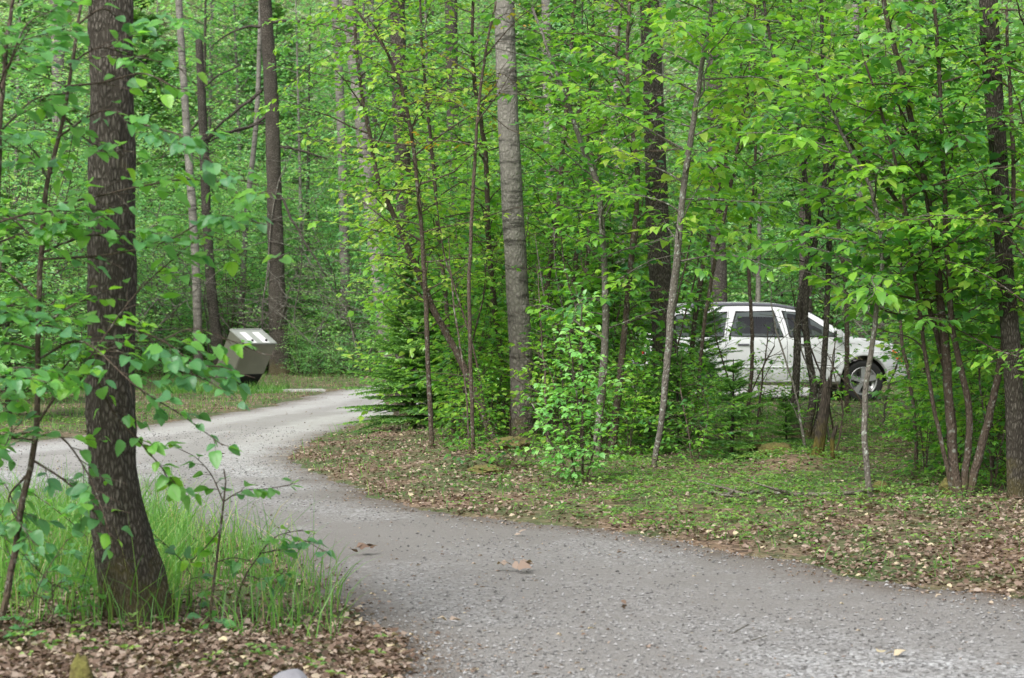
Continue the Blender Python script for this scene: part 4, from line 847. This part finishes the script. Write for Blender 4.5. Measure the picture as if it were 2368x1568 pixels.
stone = newmat('loose_stone'); at = nd(stone[1], "ShaderNodeAttribute", attribute_name='tint')
stone[1].links.new(ramp(stone[1], at.outputs['Fac'], [(0, (.06, .058, .055)), (.5, (.19, .187, .183)), (1, (.31, .31, .31))]), stone[2].inputs['Base Color']); stone[2].inputs['Roughness'].default_value = .85
tag(link('loose_gravel', mesh('loose_gravel', Vx.reshape(-1, 3), [(of[None] + (np.arange(n) * 6)[:, None, None]).reshape(-1, 3)], stone[0], False, np.repeat(RS.beta(2, 2, n), 6))), 'loose grey stones scattered over the gravel road', 'gravel', kind='stuff')

# ------------------------------------------------------------------ boxes etc.
def poly_mesh(name, verts, faces, mat, bev=0, smooth=False):
    me = bpy.data.meshes.new(name); me.from_pydata([tuple(v) for v in verts], [], faces)
    import bmesh
    bm = bmesh.new(); bm.from_mesh(me); bmesh.ops.recalc_face_normals(bm, faces=bm.faces)
    if bev: bmesh.ops.bevel(bm, geom=list(bm.edges), offset=bev, segments=2, affect='EDGES')
    bm.to_mesh(me); bm.free(); me.materials.append(mat)
    if smooth: me.polygons.foreach_set('use_smooth', [True] * len(me.polygons))
    return me
def prism(name, prof, y0, y1, mat, bev=0):
    """side profile [(u,z)] extruded along local y"""
    n = len(prof); V = [(u, y0, z) for u, z in prof] + [(u, y1, z) for u, z in prof]
    F = [list(range(n)), list(range(2 * n - 1, n - 1, -1))] + [[i, (i + 1) % n, n + (i + 1) % n, n + i] for i in range(n)]
    return poly_mesh(name, V, F, mat, bev)
def box(name, c, sz, mat, bev=.003):
    x, y, z = c; a, b, d = sz[0] / 2, sz[1] / 2, sz[2] / 2
    V = [(x + i * a, y + j * b, z + k * d) for i in (-1, 1) for j in (-1, 1) for k in (-1, 1)]
    return poly_mesh(name, V, [(0, 1, 3, 2), (4, 6, 7, 5), (0, 4, 5, 1), (2, 3, 7, 6), (0, 2, 6, 4), (1, 5, 7, 3)], mat, bev)

# ------------------------------------------------------------------ bear proof bin
M['olive'] = simple('olive_painted_steel', (.10, .102, .078), .5, .0, .3, 2.5); M['taupe'] = simple('taupe_painted_steel', (.205, .197, .16), .5, 0, .3, 2.5)
M['lidgrey'] = simple('grey_green_lid', (.25, .265, .24), .4, 0, .25, 5); M['black'] = simple('black_paint', (.008, .008, .008), .6, 0, .1)
M['white'] = simple('white_sticker', (.62, .62, .62), .5, 0, .03); M['concrete'] = simple('concrete', (.38, .37, .35), .9, 0, .15, 12)
bx0 = G(564, 906); bz = HZ(bx0[0], bx0[1])
AZ = math.radians(-48)     # local +x = front of the bin
bt = thing('waste_bin', 'olive steel bear proof bin with slanting lid beside the far side of the road', 'bin', (bx0[0], bx0[1], max(bz, 0)), rz=AZ)
hw = .37; HB = 1.21; sh = .70
def prof(u, z): return (u + sh * (z - .0) - .42, z)
body = [prof(-.36, -.03), prof(.22, -.03), prof(.22, .30), prof(.34, .34), prof(.34, HB - .27), prof(-.36, HB)]
link('side_shell', prism('side_shell', body, -hw, hw, M['olive'], .008), bt)
link('front_panel', prism('front_panel', [prof(.342, .34), prof(.352, .34), prof(.352, HB - .285), prof(.342, HB - .285)], -hw + .012, hw - .012, M['taupe'], .002), bt)
link('foot_recess', prism('foot_recess', [prof(.222, .02), prof(.232, .02), prof(.338, .325), prof(.332, .338)], -hw + .02, hw - .02, M['black'], .001), bt)
link('foot_recess', prism('foot_recess', [prof(.224, .0), prof(.236, .0), prof(.30, .33), prof(.285, .33)], -hw + .01, hw - .01, M['black'], .001), bt)
link('pedal', box('pedal', (-.02, .12, .035), (.34, .5, .05), M['black']), bt)
ua, ub = prof(-.38, HB), prof(.375, HB - .285)
ld = np.array([ub[0] - ua[0], 0, ub[1] - ua[1]]); ln = np.linalg.norm(ld); ld /= ln; lnn = np.array([-ld[2], 0, ld[0]])
def lidbox(name, u0, u1, v0, v1, h0, h1, mat, bev=.003):
    o = np.array([ua[0], 0, ua[1]]); V = [tuple(o + ld * u + np.array([0, v, 0]) + lnn * h) for u in (u0, u1) for v in (v0, v1) for h in (h0, h1)]
    return poly_mesh(name, V, [(0, 1, 3, 2), (4, 6, 7, 5), (0, 4, 5, 1), (2, 3, 7, 6), (0, 2, 6, 4), (1, 5, 7, 3)], mat, bev)
lid = link('lid', lidbox('lid', -.0, ln, -hw - .012, hw + .012, .002, .022, M['lidgrey'], .006), bt)
for u0, u1, v0, v1 in [(.0, .03, -hw, hw), (ln - .03, ln - .005, -hw, hw), (.03, ln - .03, -hw - .005, -hw + .02), (.03, ln - .03, hw - .02, hw + .005)]:
    link('rim', lidbox('rim', u0, u1, v0, v1, .023, .033, M['lidgrey']), lid)
for v0, v1 in [(-.235, -.085), (.065, .225)]:
    link('sticker', lidbox('sticker', .14, .14 + .44, v0, v1, .0235, .0255, M['white'], 0), lid)
for v in (-.16, .17):
    link('knob', lidbox('knob', ln - .13, ln - .09, v - .022, v + .022, .023, .06, M['black'], .006), lid)
x = RS.uniform(-1.35, 1.1, 2600) + bx0[0] - .25; y = bx0[1] + RS.uniform(-1.5, 1.0, 2600); k = sdist(x, y) > .1
grass('bin_grass', 'taller grass round the foot of the metal bin', x[k], y[k], .08, .32, .6, .005)
link('seam', prism('seam', [prof(-.20, .25), prof(-.194, .25), prof(-.194, .85), prof(-.20, .85)], -hw - .002, -hw + .004, M['black'], 0), bt)
pad = link('concrete_pad', box('concrete_pad', (0, 0, 0), (1.9, .5, .05), M['concrete'], .01)); g_ = G(640, 906); pad.location = (g_[0], g_[1], .02); pad.rotation_euler = (0, 0, .22)
tag(pad, 'narrow concrete slab in the dirt before the bin', 'slab')

# ------------------------------------------------------------------ car
M['paint'] = simple('white_car_paint', (.62, .63, .64), .2, 0, .01, 2, coat=.6); M['glass'] = simple('dark_car_glass', (.012, .016, .016), .04, 0, .05, 2, spec=.9)
M['rail'] = simple('grey_rail', (.10, .10, .12), .5, 0, .05); M['tyre'] = simple('tyre_rubber', (.018, .018, .018), .85, 0, .2, 30)
M['alloy'] = simple('alloy_rim', (.45, .45, .46), .35, .7, .05); M['orange'] = simple('orange_lens', (.85, .16, .02), .25, 0, .05); M['red'] = simple('red_lens', (.5, .02, .02), .2)
M['trim'] = simple('grey_plastic_trim', (.30, .30, .30), .6, 0, .05); M['clear'] = simple('headlamp_lens', (.55, .57, .58), .1, 0, .05)
CL = 5.05
def interp(x, tab): return np.interp(x, [a for a, b in tab], [b for a, b in tab])
TOP = [(-2.53, .95), (-2.50, 1.08), (-2.44, 1.13), (-2.38, 1.20), (-2.2, 1.52), (-2.08, 1.66), (-1.9, 1.72), (-1.4, 1.76), (-.6, 1.775), (0, 1.76), (.35, 1.70), (.6, 1.60), (.95, 1.38), (1.15, 1.24), (1.3, 1.17), (1.6, 1.13), (2.0, 1.06), (2.25, .98), (2.42, .86), (2.5, .74), (2.54, .6)]
BOT = [(-2.53, .48), (-2.3, .40), (-1.0, .32), (1.0, .32), (2.3, .36), (2.54, .44)]
HWD = [(-2.53, .70), (-2.45, .82), (-2.2, .90), (-1.0, .94), (1.0, .94), (1.9, .92), (2.25, .84), (2.42, .72), (2.54, .55)]
WX = (-1.55, 1.50); WR = .37; AR = .44
def ztop(x):
    return (interp(x - .04, TOP) + interp(x, TOP) * 2 + interp(x + .04, TOP)) / 4
def zbot(x):
    z = interp(x, BOT)
    for wx in WX:
        if abs(x - wx) < AR: z = max(z, WR + math.sqrt(AR * AR - (x - wx) ** 2) * 1.02)
    return z
BELT = 1.12
def yside(x, z):
    hwx = float(interp(x, HWD)); zt = float(ztop(x))
    y = hwx * (1 - .05 * ((z - .75) / .45) ** 2 if z < .75 else 1 - .03 * ((z - .75) / .4) ** 2)
    if z > BELT - .05: y = y - .30 * (z - BELT + .05) - .10 * max(0, z - BELT) ** 2 * 2
    for wx in WX:                                  # flared wheel lips
        d = math.hypot(x - wx, z - WR); y += .045 * math.exp(-((d - AR - .03) / .10) ** 2) * (z > .3)
    if abs(z - .50) < .05 and abs(x) < 1.2: y += .018
    return y
xsC = sorted(set([round(v, 4) for v in np.arange(-2.53, 2.541, .045)] + [wx + q * AR for wx in WX for q in (-1.001, -.999, -.97, -.9, .9, .97, .999, 1.001)] + [2.54]))
WINS = [[(-.92, 1.16), (.05, 1.16), (-.06, 1.60), (-.74, 1.585)], [(.17, 1.16), (1.02, 1.17), (.42, 1.57), (.10, 1.60)], [(-2.02, 1.17), (-1.03, 1.16), (-.90, 1.58), (-1.82, 1.53)]]
def in_win(x, z):
    for w_ in WINS:
        ok = True
        for i in range(4):
            a, b = w_[i], w_[(i + 1) % 4]
            if (b[0] - a[0]) * (z - a[1]) - (b[1] - a[1]) * (x - a[0]) < 0.008: ok = False
        if ok: return True
    return False
def glass_mat():
    m, t, b, out = newmat('car_glass'); tr = t.nodes.new("ShaderNodeBsdfTransparent"); tr.inputs[0].default_value = (.42, .46, .45, 1)
    gl_ = t.nodes.new("ShaderNodeBsdfGlossy"); gl_.inputs['Roughness'].default_value = .02; fr = t.nodes.new("ShaderNodeFresnel"); fr.inputs[0].default_value = 1.7
    v, _ = mapping(t, (1, 1, 1)); n = tex(t, "ShaderNodeTexNoise", 3, v, Detail=2); bp = nd(t, "ShaderNodeBump", Strength=.15, Distance=.05); t.links.new(n.outputs[0], bp.inputs['Height']); t.links.new(bp.outputs[0], gl_.inputs['Normal'])
    ms = t.nodes.new("ShaderNodeMixShader"); t.links.new(fr.outputs[0], ms.inputs[0]); t.links.new(tr.outputs[0], ms.inputs[1]); t.links.new(gl_.outputs[0], ms.inputs[2]); t.links.new(ms.outputs[0], out.inputs['Surface']); return m
M['glass2'] = glass_mat()
def car_body():
    rows = []
    for x in xsC:
        zt = float(ztop(x)); zb = zbot(x); ze = zt - .07 * (1 if zt > 1.3 else .8); sec = []
        for k in range(15):
            z = zb + (ze - zb) * k / 14; sec.append((x, yside(x, z), z))
        ye = sec[-1][1]
        for a in (.25, .5, .75, 1):
            sec.append((x, ye - .09 * (1 - math.cos(a * PI / 2)), ze + (zt - .015 - ze) * math.sin(a * PI / 2)))
        for f in (.7, .4, 0): sec.append((x, (ye - .09) * f, zt - .015 + .015 * (1 - f * f)))
        rows.append(sec + [(q[0], -q[1], q[2]) for q in sec[-2::-1]])
    n = len(rows[0]); V = np.array(rows).reshape(-1, 3); F = []
    for i in range(len(rows) - 1):
        for j in range(n - 1):
            q = (i * n + j, i * n + j + 1, (i + 1) * n + j + 1, (i + 1) * n + j)
            if (j < 15 or j > n - 17) and all(in_win(V[a][0], V[a][2]) for a in q): continue
            F.append(q)
        F.append((i * n + n - 1, i * n, (i + 1) * n, (i + 1) * n + n - 1))
    m = len(rows) - 1
    me = poly_mesh('body', V, F + [list(range(n)), list(range(m * n + n - 1, m * n - 1, -1))], M['paint'], 0, True)
    return me
def side_patch(name, out, mat, sgn, off=.006, nx=10, nz=6):
    """out: four corners (x,z) bl, br, tr, tl mapped on the flank"""
    V = []; 
    for k in range(nz + 1):
        for i in range(nx + 1):
            u, v = i / nx, k / nz
            x = (out[0][0] * (1 - u) + out[1][0] * u) * (1 - v) + (out[3][0] * (1 - u) + out[2][0] * u) * v
            z = (out[0][1] * (1 - u) + out[1][1] * u) * (1 - v) + (out[3][1] * (1 - u) + out[2][1] * u) * v
            V.append((x, sgn * (yside(x, z) + off), z))
    F = [(k * (nx + 1) + i, k * (nx + 1) + i + 1, (k + 1) * (nx + 1) + i + 1, (k + 1) * (nx + 1) + i) for k in range(nz) for i in range(nx)]
    return poly_mesh(name, V, F, mat, 0, True)
def strip(name, pts, r, mat, sgn=0, k=6):
    T = Tubes(); T.add(pts, np.full(len(pts), r), k); return T.build(name, mat)
def wheel(parent, x, sgn):
    def ring(prof_, mat, name, par, seg=36):
        V = []; n = len(prof_)
        for i in range(seg):
            a = i * 2 * PI / seg
            for r, yy in prof_: V.append((x + r * math.cos(a), sgn * yy, WR + r * math.sin(a)))
        F = [(i * n + j, i * n + j + 1, ((i + 1) % seg) * n + j + 1, ((i + 1) % seg) * n + j) for i in range(seg) for j in range(n - 1)]
        return link(name, poly_mesh(name, V, F, mat, 0, True), par)
    wh = ring([(.25, .90), (.32, .925), (.355, .915), (.37, .88), (.37, .74), (.35, .70), (.25, .70)], M['tyre'], 'wheel', parent)
    ring([(.255, .70), (.255, .895), (.235, .91), (.225, .86), (.22, .84), (.001, .838)], M['alloy'], 'rim', wh)
    for k in range(5):
        a = k * 2 * PI / 5 + .3; ca, sa = math.cos(a), math.sin(a); V = []
        for r, hw_ in ((.03, .035), (.235, .05)):
            for s_ in (-1, 1):
                for yy in (.845, .895): V.append((x + ca * r - sa * s_ * hw_, sgn * yy, WR + sa * r + ca * s_ * hw_))
        link('spoke', poly_mesh('spoke', V, [(0, 1, 3, 2), (4, 6, 7, 5), (0, 4, 5, 1), (2, 3, 7, 6), (0, 2, 6, 4), (1, 5, 7, 3)], M['alloy'], .004), wh)
    for k in range(5):
        a = k * 2 * PI / 5 + .3 + PI / 5; V = [(x + math.cos(a) * .14 + .032 * math.cos(q * PI / 4), sgn * .852, WR + math.sin(a) * .14 + .05 * math.sin(q * PI / 4)) for q in range(8)]
        link('vent', poly_mesh('vent', V, [list(range(8))], M['black']), wh)
    ring([(.001, .90), (.03, .90), (.035, .89), (.035, .84)], M['trim'], 'hub_cap', wh, 16)
CARROT = math.radians(8)
car = thing('parked_car', 'white sport utility car parked side on behind the trees', 'car', (CARP[0], CARP[1], .0), rz=CARROT)
link('body', car_body(), car)
for sg in (-1, 1):
    wd = link('window', side_patch('window', [(-.92, 1.16), (.05, 1.16), (-.06, 1.60), (-.74, 1.585)], M['glass2'], sg), car)
    link('frame', strip('frame', [(x, sg * (yside(x, z) + .004), z) for x, z in [(-.92, 1.155), (-.74, 1.59), (-.06, 1.605), (.05, 1.155), (-.92, 1.155)]], .018, M['black']), wd)
    wd = link('window', side_patch('window', [(.17, 1.16), (1.02, 1.17), (.42, 1.57), (.10, 1.60)], M['glass2'], sg), car)
    link('frame', strip('frame', [(x, sg * (yside(x, z) + .004), z) for x, z in [(.17, 1.155), (.10, 1.605), (.42, 1.575), (1.02, 1.16), (.17, 1.155)]], .018, M['black']), wd)
    wd = link('window', side_patch('window', [(-2.02, 1.17), (-1.03, 1.16), (-.90, 1.58), (-1.82, 1.53)], M['glass2'], sg), car)
    link('frame', strip('frame', [(x, sg * (yside(x, z) + .004), z) for x, z in [(-2.02, 1.165), (-1.82, 1.535), (-.90, 1.585), (-1.03, 1.155), (-2.02, 1.165)]], .016, M['black']), wd)
    for xa, za in [([-.98, -1.0, -.86], [.50, 1.10, 1.62]), ([.11, .11, .03], [.40, 1.10, 1.64]), ([1.16, 1.18, 1.08], [.42, .9, 1.16])]:
        zz = np.linspace(za[0], za[-1], 20); xx = np.interp(zz, za, xa)
        link('door_seam', strip('door_seam', [(a, sg * (yside(a, b) + .0005), b) for a, b in zip(xx, zz)], .004, M['black'], k=4), car)
    for hx in (-.78, .32):
        xx = np.linspace(hx, hx + .2, 6); link('door_handle', strip('door_handle', [(a, sg * (yside(a, 1.02) + .02), 1.02) for a in xx], .014, M['rail']), car)
    xx = np.linspace(-1.05, 1.02, 20); link('side_moulding', strip('side_moulding', [(a, sg * (yside(a, .62) + .003), .62) for a in xx], .016, M['paint']), car)
    link('sill_trim', strip('sill_trim', [(a, sg * (yside(a, .37) + .0), .37) for a in xx], .03, M['trim']), car)
    xx = np.linspace(-2.0, .35, 24); link('roof_rail', strip('roof_rail', [(a, sg * (yside(a, float(ztop(a)) - .07) - .012), float(ztop(a)) - .055) for a in xx], .034, M['rail']), car)
    link('side_marker', side_patch('side_marker', [(2.02, .84), (2.22, .66), (2.24, .79), (2.03, .93)], M['orange'], sg, .012), car)
    link('headlight', side_patch('headlight', [(2.39, .64), (2.47, .60), (2.46, .72), (2.37, .79)], M['clear'], sg, .012), car)
    link('tail_light', side_patch('tail_light', [(-2.50, .86), (-2.42, .86), (-2.42, 1.08), (-2.47, 1.05)], M['red'], sg, .008), car)
    mm_ = link('wing_mirror', box('wing_mirror', (1.02, sg * .99, 1.2), (.12, .2, .16), M['paint'], .03), car); link('mirror_glass', box('mirror_glass', (.955, sg * .99, 1.2), (.006, .16, .12), M['glass'], .001), mm_)
    for wx in WX: wheel(car, wx, sg)
    for wx in WX:
        V = [(wx + .43 * math.cos(a), sg * yy, WR + .43 * math.sin(a)) for a in np.linspace(-.1, PI + .1, 20) for yy in (.60, .88)]
        link('wheel_well', poly_mesh('wheel_well', V, [(2 * i, 2 * i + 1, 2 * i + 3, 2 * i + 2) for i in range(19)], M['black']), car)
M['seat'] = simple('grey_seat_cloth', (.06, .06, .065), .9, 0, .1); 
for sx in (-.9, .05):
    for sy in (-.42, .42):
        st = link('seat', prism('seat', [(sx - .25, .55), (sx + .3, .55), (sx + .3, .72), (sx - .10, .72), (sx - .2, 1.32), (sx - .33, 1.32)], sy - .25, sy + .25, M['seat'], .03), car)
        link('headrest', box('headrest', (sx - .3, sy, 1.42), (.09, .26, .17), M['seat'], .03), st)
link('dashboard', prism('dashboard', [(.75, .6), (1.3, .6), (1.2, 1.14), (.8, 1.12)], -.8, .8, M['seat'], .02), car)
T = Tubes(); T.add([(.62 + .05 * math.sin(a), .42 + .18 * math.cos(a), 1.12 + .17 * math.sin(a)) for a in np.linspace(0, 2 * PI, 25)], np.full(25, .014), 6); link('steering_wheel', T.build('steering_wheel', M['black']), car)
link('cabin_floor', box('cabin_floor', (-.5, 0, .5), (3.2, 1.5, .04), M['seat'], 0), car); link('cabin_lining', box('cabin_lining', (-.75, 0, 1.655), (1.9, 1.0, .02), M['seat'], 0), car)
# windscreen, rear screen, bumper, grille
def top_patch(name, x0, x1, hw0, hw1, mat):
    V = []; 
    for i in range(9):
        x = x0 + (x1 - x0) * i / 8; hwv = hw0 + (hw1 - hw0) * i / 8
        for j in range(9): y_ = hwv * (j / 4 - 1); V.append((x, y_, float(ztop(x)) + .012))
    return poly_mesh(name, V, [(i * 9 + j, i * 9 + j + 1, (i + 1) * 9 + j + 1, (i + 1) * 9 + j) for i in range(8) for j in range(8)], mat, 0, True)
link('windscreen', top_patch('windscreen', .50, 1.20, .56, .68, M['glass']), car)
link('rear_window', top_patch('rear_window', -2.36, -2.12, .66, .58, M['glass']), car)
link('grille', box('grille', (2.535, 0, .66), (.03, .9, .14), M['black'], .005), car)
link('bumper', prism('bumper', [(2.40, .36), (2.56, .40), (2.58, .56), (2.42, .60)], -.62, .62, M['trim'], .02), car)
link('rear_bumper', prism('rear_bumper', [(-2.60, .46), (-2.48, .40), (-2.46, .66), (-2.59, .64)], -.72, .72, M['paint'], .02), car)
link('number_plate', box('number_plate', (-2.535, 0, .80), (.012, .3, .15), M['trim'], .002), car)

# ------------------------------------------------------------------ stump, moss, sticks, stones
def blob(name, c, r, mat, seed=0, amp=.25, freq=4, sub=4, flat=.7):
    import bmesh
    bm = bmesh.new(); bmesh.ops.create_icosphere(bm, subdivisions=sub, radius=1)
    for v in bm.verts:
        q = v.co.copy(); n_ = mnoise.noise(q * freq * .4 + Vector((seed, 0, 0))) + .5 * mnoise.noise(q * freq + Vector((seed, 3, 0))) + .45 * mnoise.noise(q * freq * 2.7) + .3 * mnoise.noise(q * freq * 6)
        v.co = Vector((q.x * r[0], q.y * r[1], q.z * r[2])) * (1 + amp * n_)
    me = bpy.data.meshes.new(name); bm.to_mesh(me); bm.free(); me.materials.append(mat); me.polygons.foreach_set('use_smooth', [True] * len(me.polygons))
    return link(name, me, None, c)
th, w2, r2, o = big_tree('broken_stump', 'broken rotten trunk with jagged top and mossy foot before the car', [(1885, 1118, 42), (1892, 1050, 28), (1904, 970, 24), (1914, 885, 19)], M['bark_moss'], sides=20, amp=.25, lobes=.3, cat='stump')
T = Tubes(); top = w2[-1] - np.array([0, 0, .04])
for a in range(7):
    q = a * .9; p0 = top + np.array([math.cos(q) * .035, math.sin(q) * .035, 0]); T.add([p0, p0 + np.array([RS.normal(0, .01), RS.normal(0, .01), RS.uniform(.05, .2)])], [.018, .002], 5)
link('splinters', T.build('splinters', M['bark_moss'], o), th)
T = Tubes(); a_ = w2[2]; T.add(catmull([a_, P(1925, 1090, 19.7), P(1925, 1020, 19.7), P(1935, 985, 19.7)], 10), np.linspace(.03, .018, 10), 8, amp=.2); link('side_stub', T.build('side_stub', M['bark_moss'], o), th)
for px, py, r, lab in [(1795, 1095, (.19, .17, .10), 'tangled mossy root mound left of the broken stump'), (1765, 1080, (.13, .12, .09), 'small moss cushion at left end of the root mound'), (2037, 1172, (.066, .06, .055), 'round green moss ball at foot of the thin pale stem'),
                       (1125, 1118, (.16, .15, .05), 'yellow green moss hump under the leaning grey alder'), (1180, 1085, (.22, .2, .09), 'moss covered mound at the foot of the banded trunk'), (2205, 1180, (.10, .1, .09), 'dark mossy lump at foot of the right stem clump')]:
    o = blob('moss_mound', tuple(np.array(gl(px, py)) + np.array([0, 0, r[2] * .75])), r, M['moss'], px * .1, .3, 5); tag(o, lab, 'moss', 'moss mounds')
def stick(label, pts, r0, r1, name='fallen_branch', mat='bark_lichen', cat='branch', side=(), group=None):
    W = np.array([G(a, b, 0) for a, b in pts]); W = catmull(W, len(pts) * 5); W[:, 2] = H(W[:, 0], W[:, 1]) + r0 + (.045 if len(pts) > 5 or 'green' in label else .014) + np.abs(np.sin(np.arange(len(W)) * 1.1)) * .012; o = W[0].copy()
    T = Tubes(); T.add(W, np.linspace(r0, r1, len(W)), 7, amp=.15)
    for i, ang, ln_ in side: T.add(branch_path(W[i], ang, .15, ln_, 5, wob=.1), np.linspace(r1, .002, 6), 5)
    me = T.build(name, M[mat], o); ob = link(name, me, None, o); tag(ob, label, cat, group); return ob
stick('long grey fallen branch lying on the verge left of the moss ball', [(1640, 1188), (1700, 1196), (1760, 1184), (1850, 1188), (1940, 1192), (2020, 1183)], .010, .018, side=[(8, 2.2, .5), (16, 3.6, .4), (4, 1.2, .3)])
stick('thin curved twig lying in the green plants left of the long branch', [(1585, 1150), (1630, 1172), (1690, 1195)], .006, .004)
stick('dark forked twig on the gravel at lower right', [(1590, 1465), (1650, 1472), (1700, 1478), (1760, 1482)], .005, .003, mat='bark_mid', side=[(6, .6, .3), (12, 5.6, .2)])
stick('thin brown twig on the gravel below the curled dead leaf', [(1145, 1368), (1180, 1372), (1225, 1370)], .004, .003, mat='bark_mid')
stick('thin straight twig near the right edge of the gravel', [(1560, 1395), (1610, 1394), (1650, 1397)], .003, .002, mat='bark_mid')
for px, y0, y1, w_, lab in [(2113, 1135, 1105, 11, 'short broken dark stub standing in the right verge'), (1770, 1200, 1168, 9, 'short dark stub sticking up beside the long fallen branch')]:
    Y = depth_of(y0); W = np.array([P(px + 3, y0, Y), P(px, (y0 + y1) / 2, Y), P(px - 3, y1, Y)]); W[0][2] = HZ(W[0][0], W[0][1]) - .02; W[2][2] = max(W[2][2], W[0][2] + .1)
    T = Tubes(); T.add(catmull(W, 8), np.linspace(w_, w_ * .7, 8) / 2 / FPX * Y, 8, amp=.3, freq=2); tag(link('broken_stub', T.build('broken_stub', M['bark_mid'], W[0]), None, W[0]), lab, 'stub')
M['rock'] = simple('grey_rock', (.20, .20, .22), .9, 0, .35, 14)
g_ = G(672, 1600); tag(blob('rock', (g_[0], g_[1], .02), (.085, .08, .075), M['rock'], 3, .12, 3), 'rounded grey stone at the bottom edge of the picture', 'rock')
g_ = G(185, 1640); tag(blob('mossy_stump', (g_[0], g_[1], .04), (.055, .05, .17), M['moss'], 8, .25, 3), 'yellow mossy post stub at the bottom left edge', 'stump')
# curled dead leaves lying on the gravel
def dead_leaf(px, py, size, label, n=1, t=.6):
    g_ = G(px, py); L = Leaves(); o = np.array([g_[0], g_[1], .006])
    for i in range(n):
        a = R.uniform(0, 6.28); L.add(o + np.array([R.uniform(-1, 1) * size * .8 * (n > 1), R.uniform(-.5, .5) * size * (n > 1), R.uniform(0, .02) * n ** .5]), (math.cos(a), math.sin(a) * .5, R.uniform(-.1, .35)), (R.gauss(0, .4), R.gauss(0, .4), 1), size * R.uniform(.8, 1.2), t + R.uniform(-.15, .15))
    ob = link('fallen_leaf' if n == 1 else 'dead_leaf_cluster', L.build('fallen_leaf', M['dead'], LT_DEAD, o), None, o); tag(ob, label, 'leaf', 'dead leaves on the gravel')
for a in [(1185, 1322, .09, 'curled cluster of yellowish dead leaves in the middle of the gravel', 6, .62), (840, 1282, .07, 'brown dead leaf cluster on the gravel left of centre', 6, .3), (955, 1312, .05, 'small dead leaf left of the curled cluster', 2, .7),
          (1030, 1288, .05, 'reddish dead leaf above left of the curled cluster', 2, .2), (1040, 1448, .10, 'pale yellow leaf pair on the lower gravel', 3, 1), (1440, 1416, .06, 'brown leaf crumbs right of the thin brown twig', 4, .35),
          (1500, 1502, .07, 'single tan leaf on the lower gravel', 1, .6), (2050, 1524, .11, 'long pale leaf strip at lower right', 3, .95), (1592, 1531, .06, 'pale leaf near the bottom edge right of centre', 1, .95),
          (2155, 1385, .08, 'yellow leaf near the right verge', 2, .9), (945, 1378, .05, 'small pale leaf on the left part of the gravel', 1, 1), (735, 1218, .05, 'pale leaf on the dark gravel near the left grass', 1, 1), (1600, 1341, .07, 'pale leaf on the gravel before the green verge', 1, 1),
          (1210, 1240, .09, 'broad leaf at the verge edge below the banded trunk', 2, .8), (500, 1056, .10, 'brown leaf pile on the gravel bend behind the big trunk', 4, .25)]:
    dead_leaf(a[0], a[1], a[2] * (.95 if a[4] == 6 else .6 if a[4] > 1 else .5), a[3], a[4], min(a[5], .86))
print('objects', len(bpy.data.objects), 'tris', sum(len(m.polygons) for m in bpy.data.meshes))
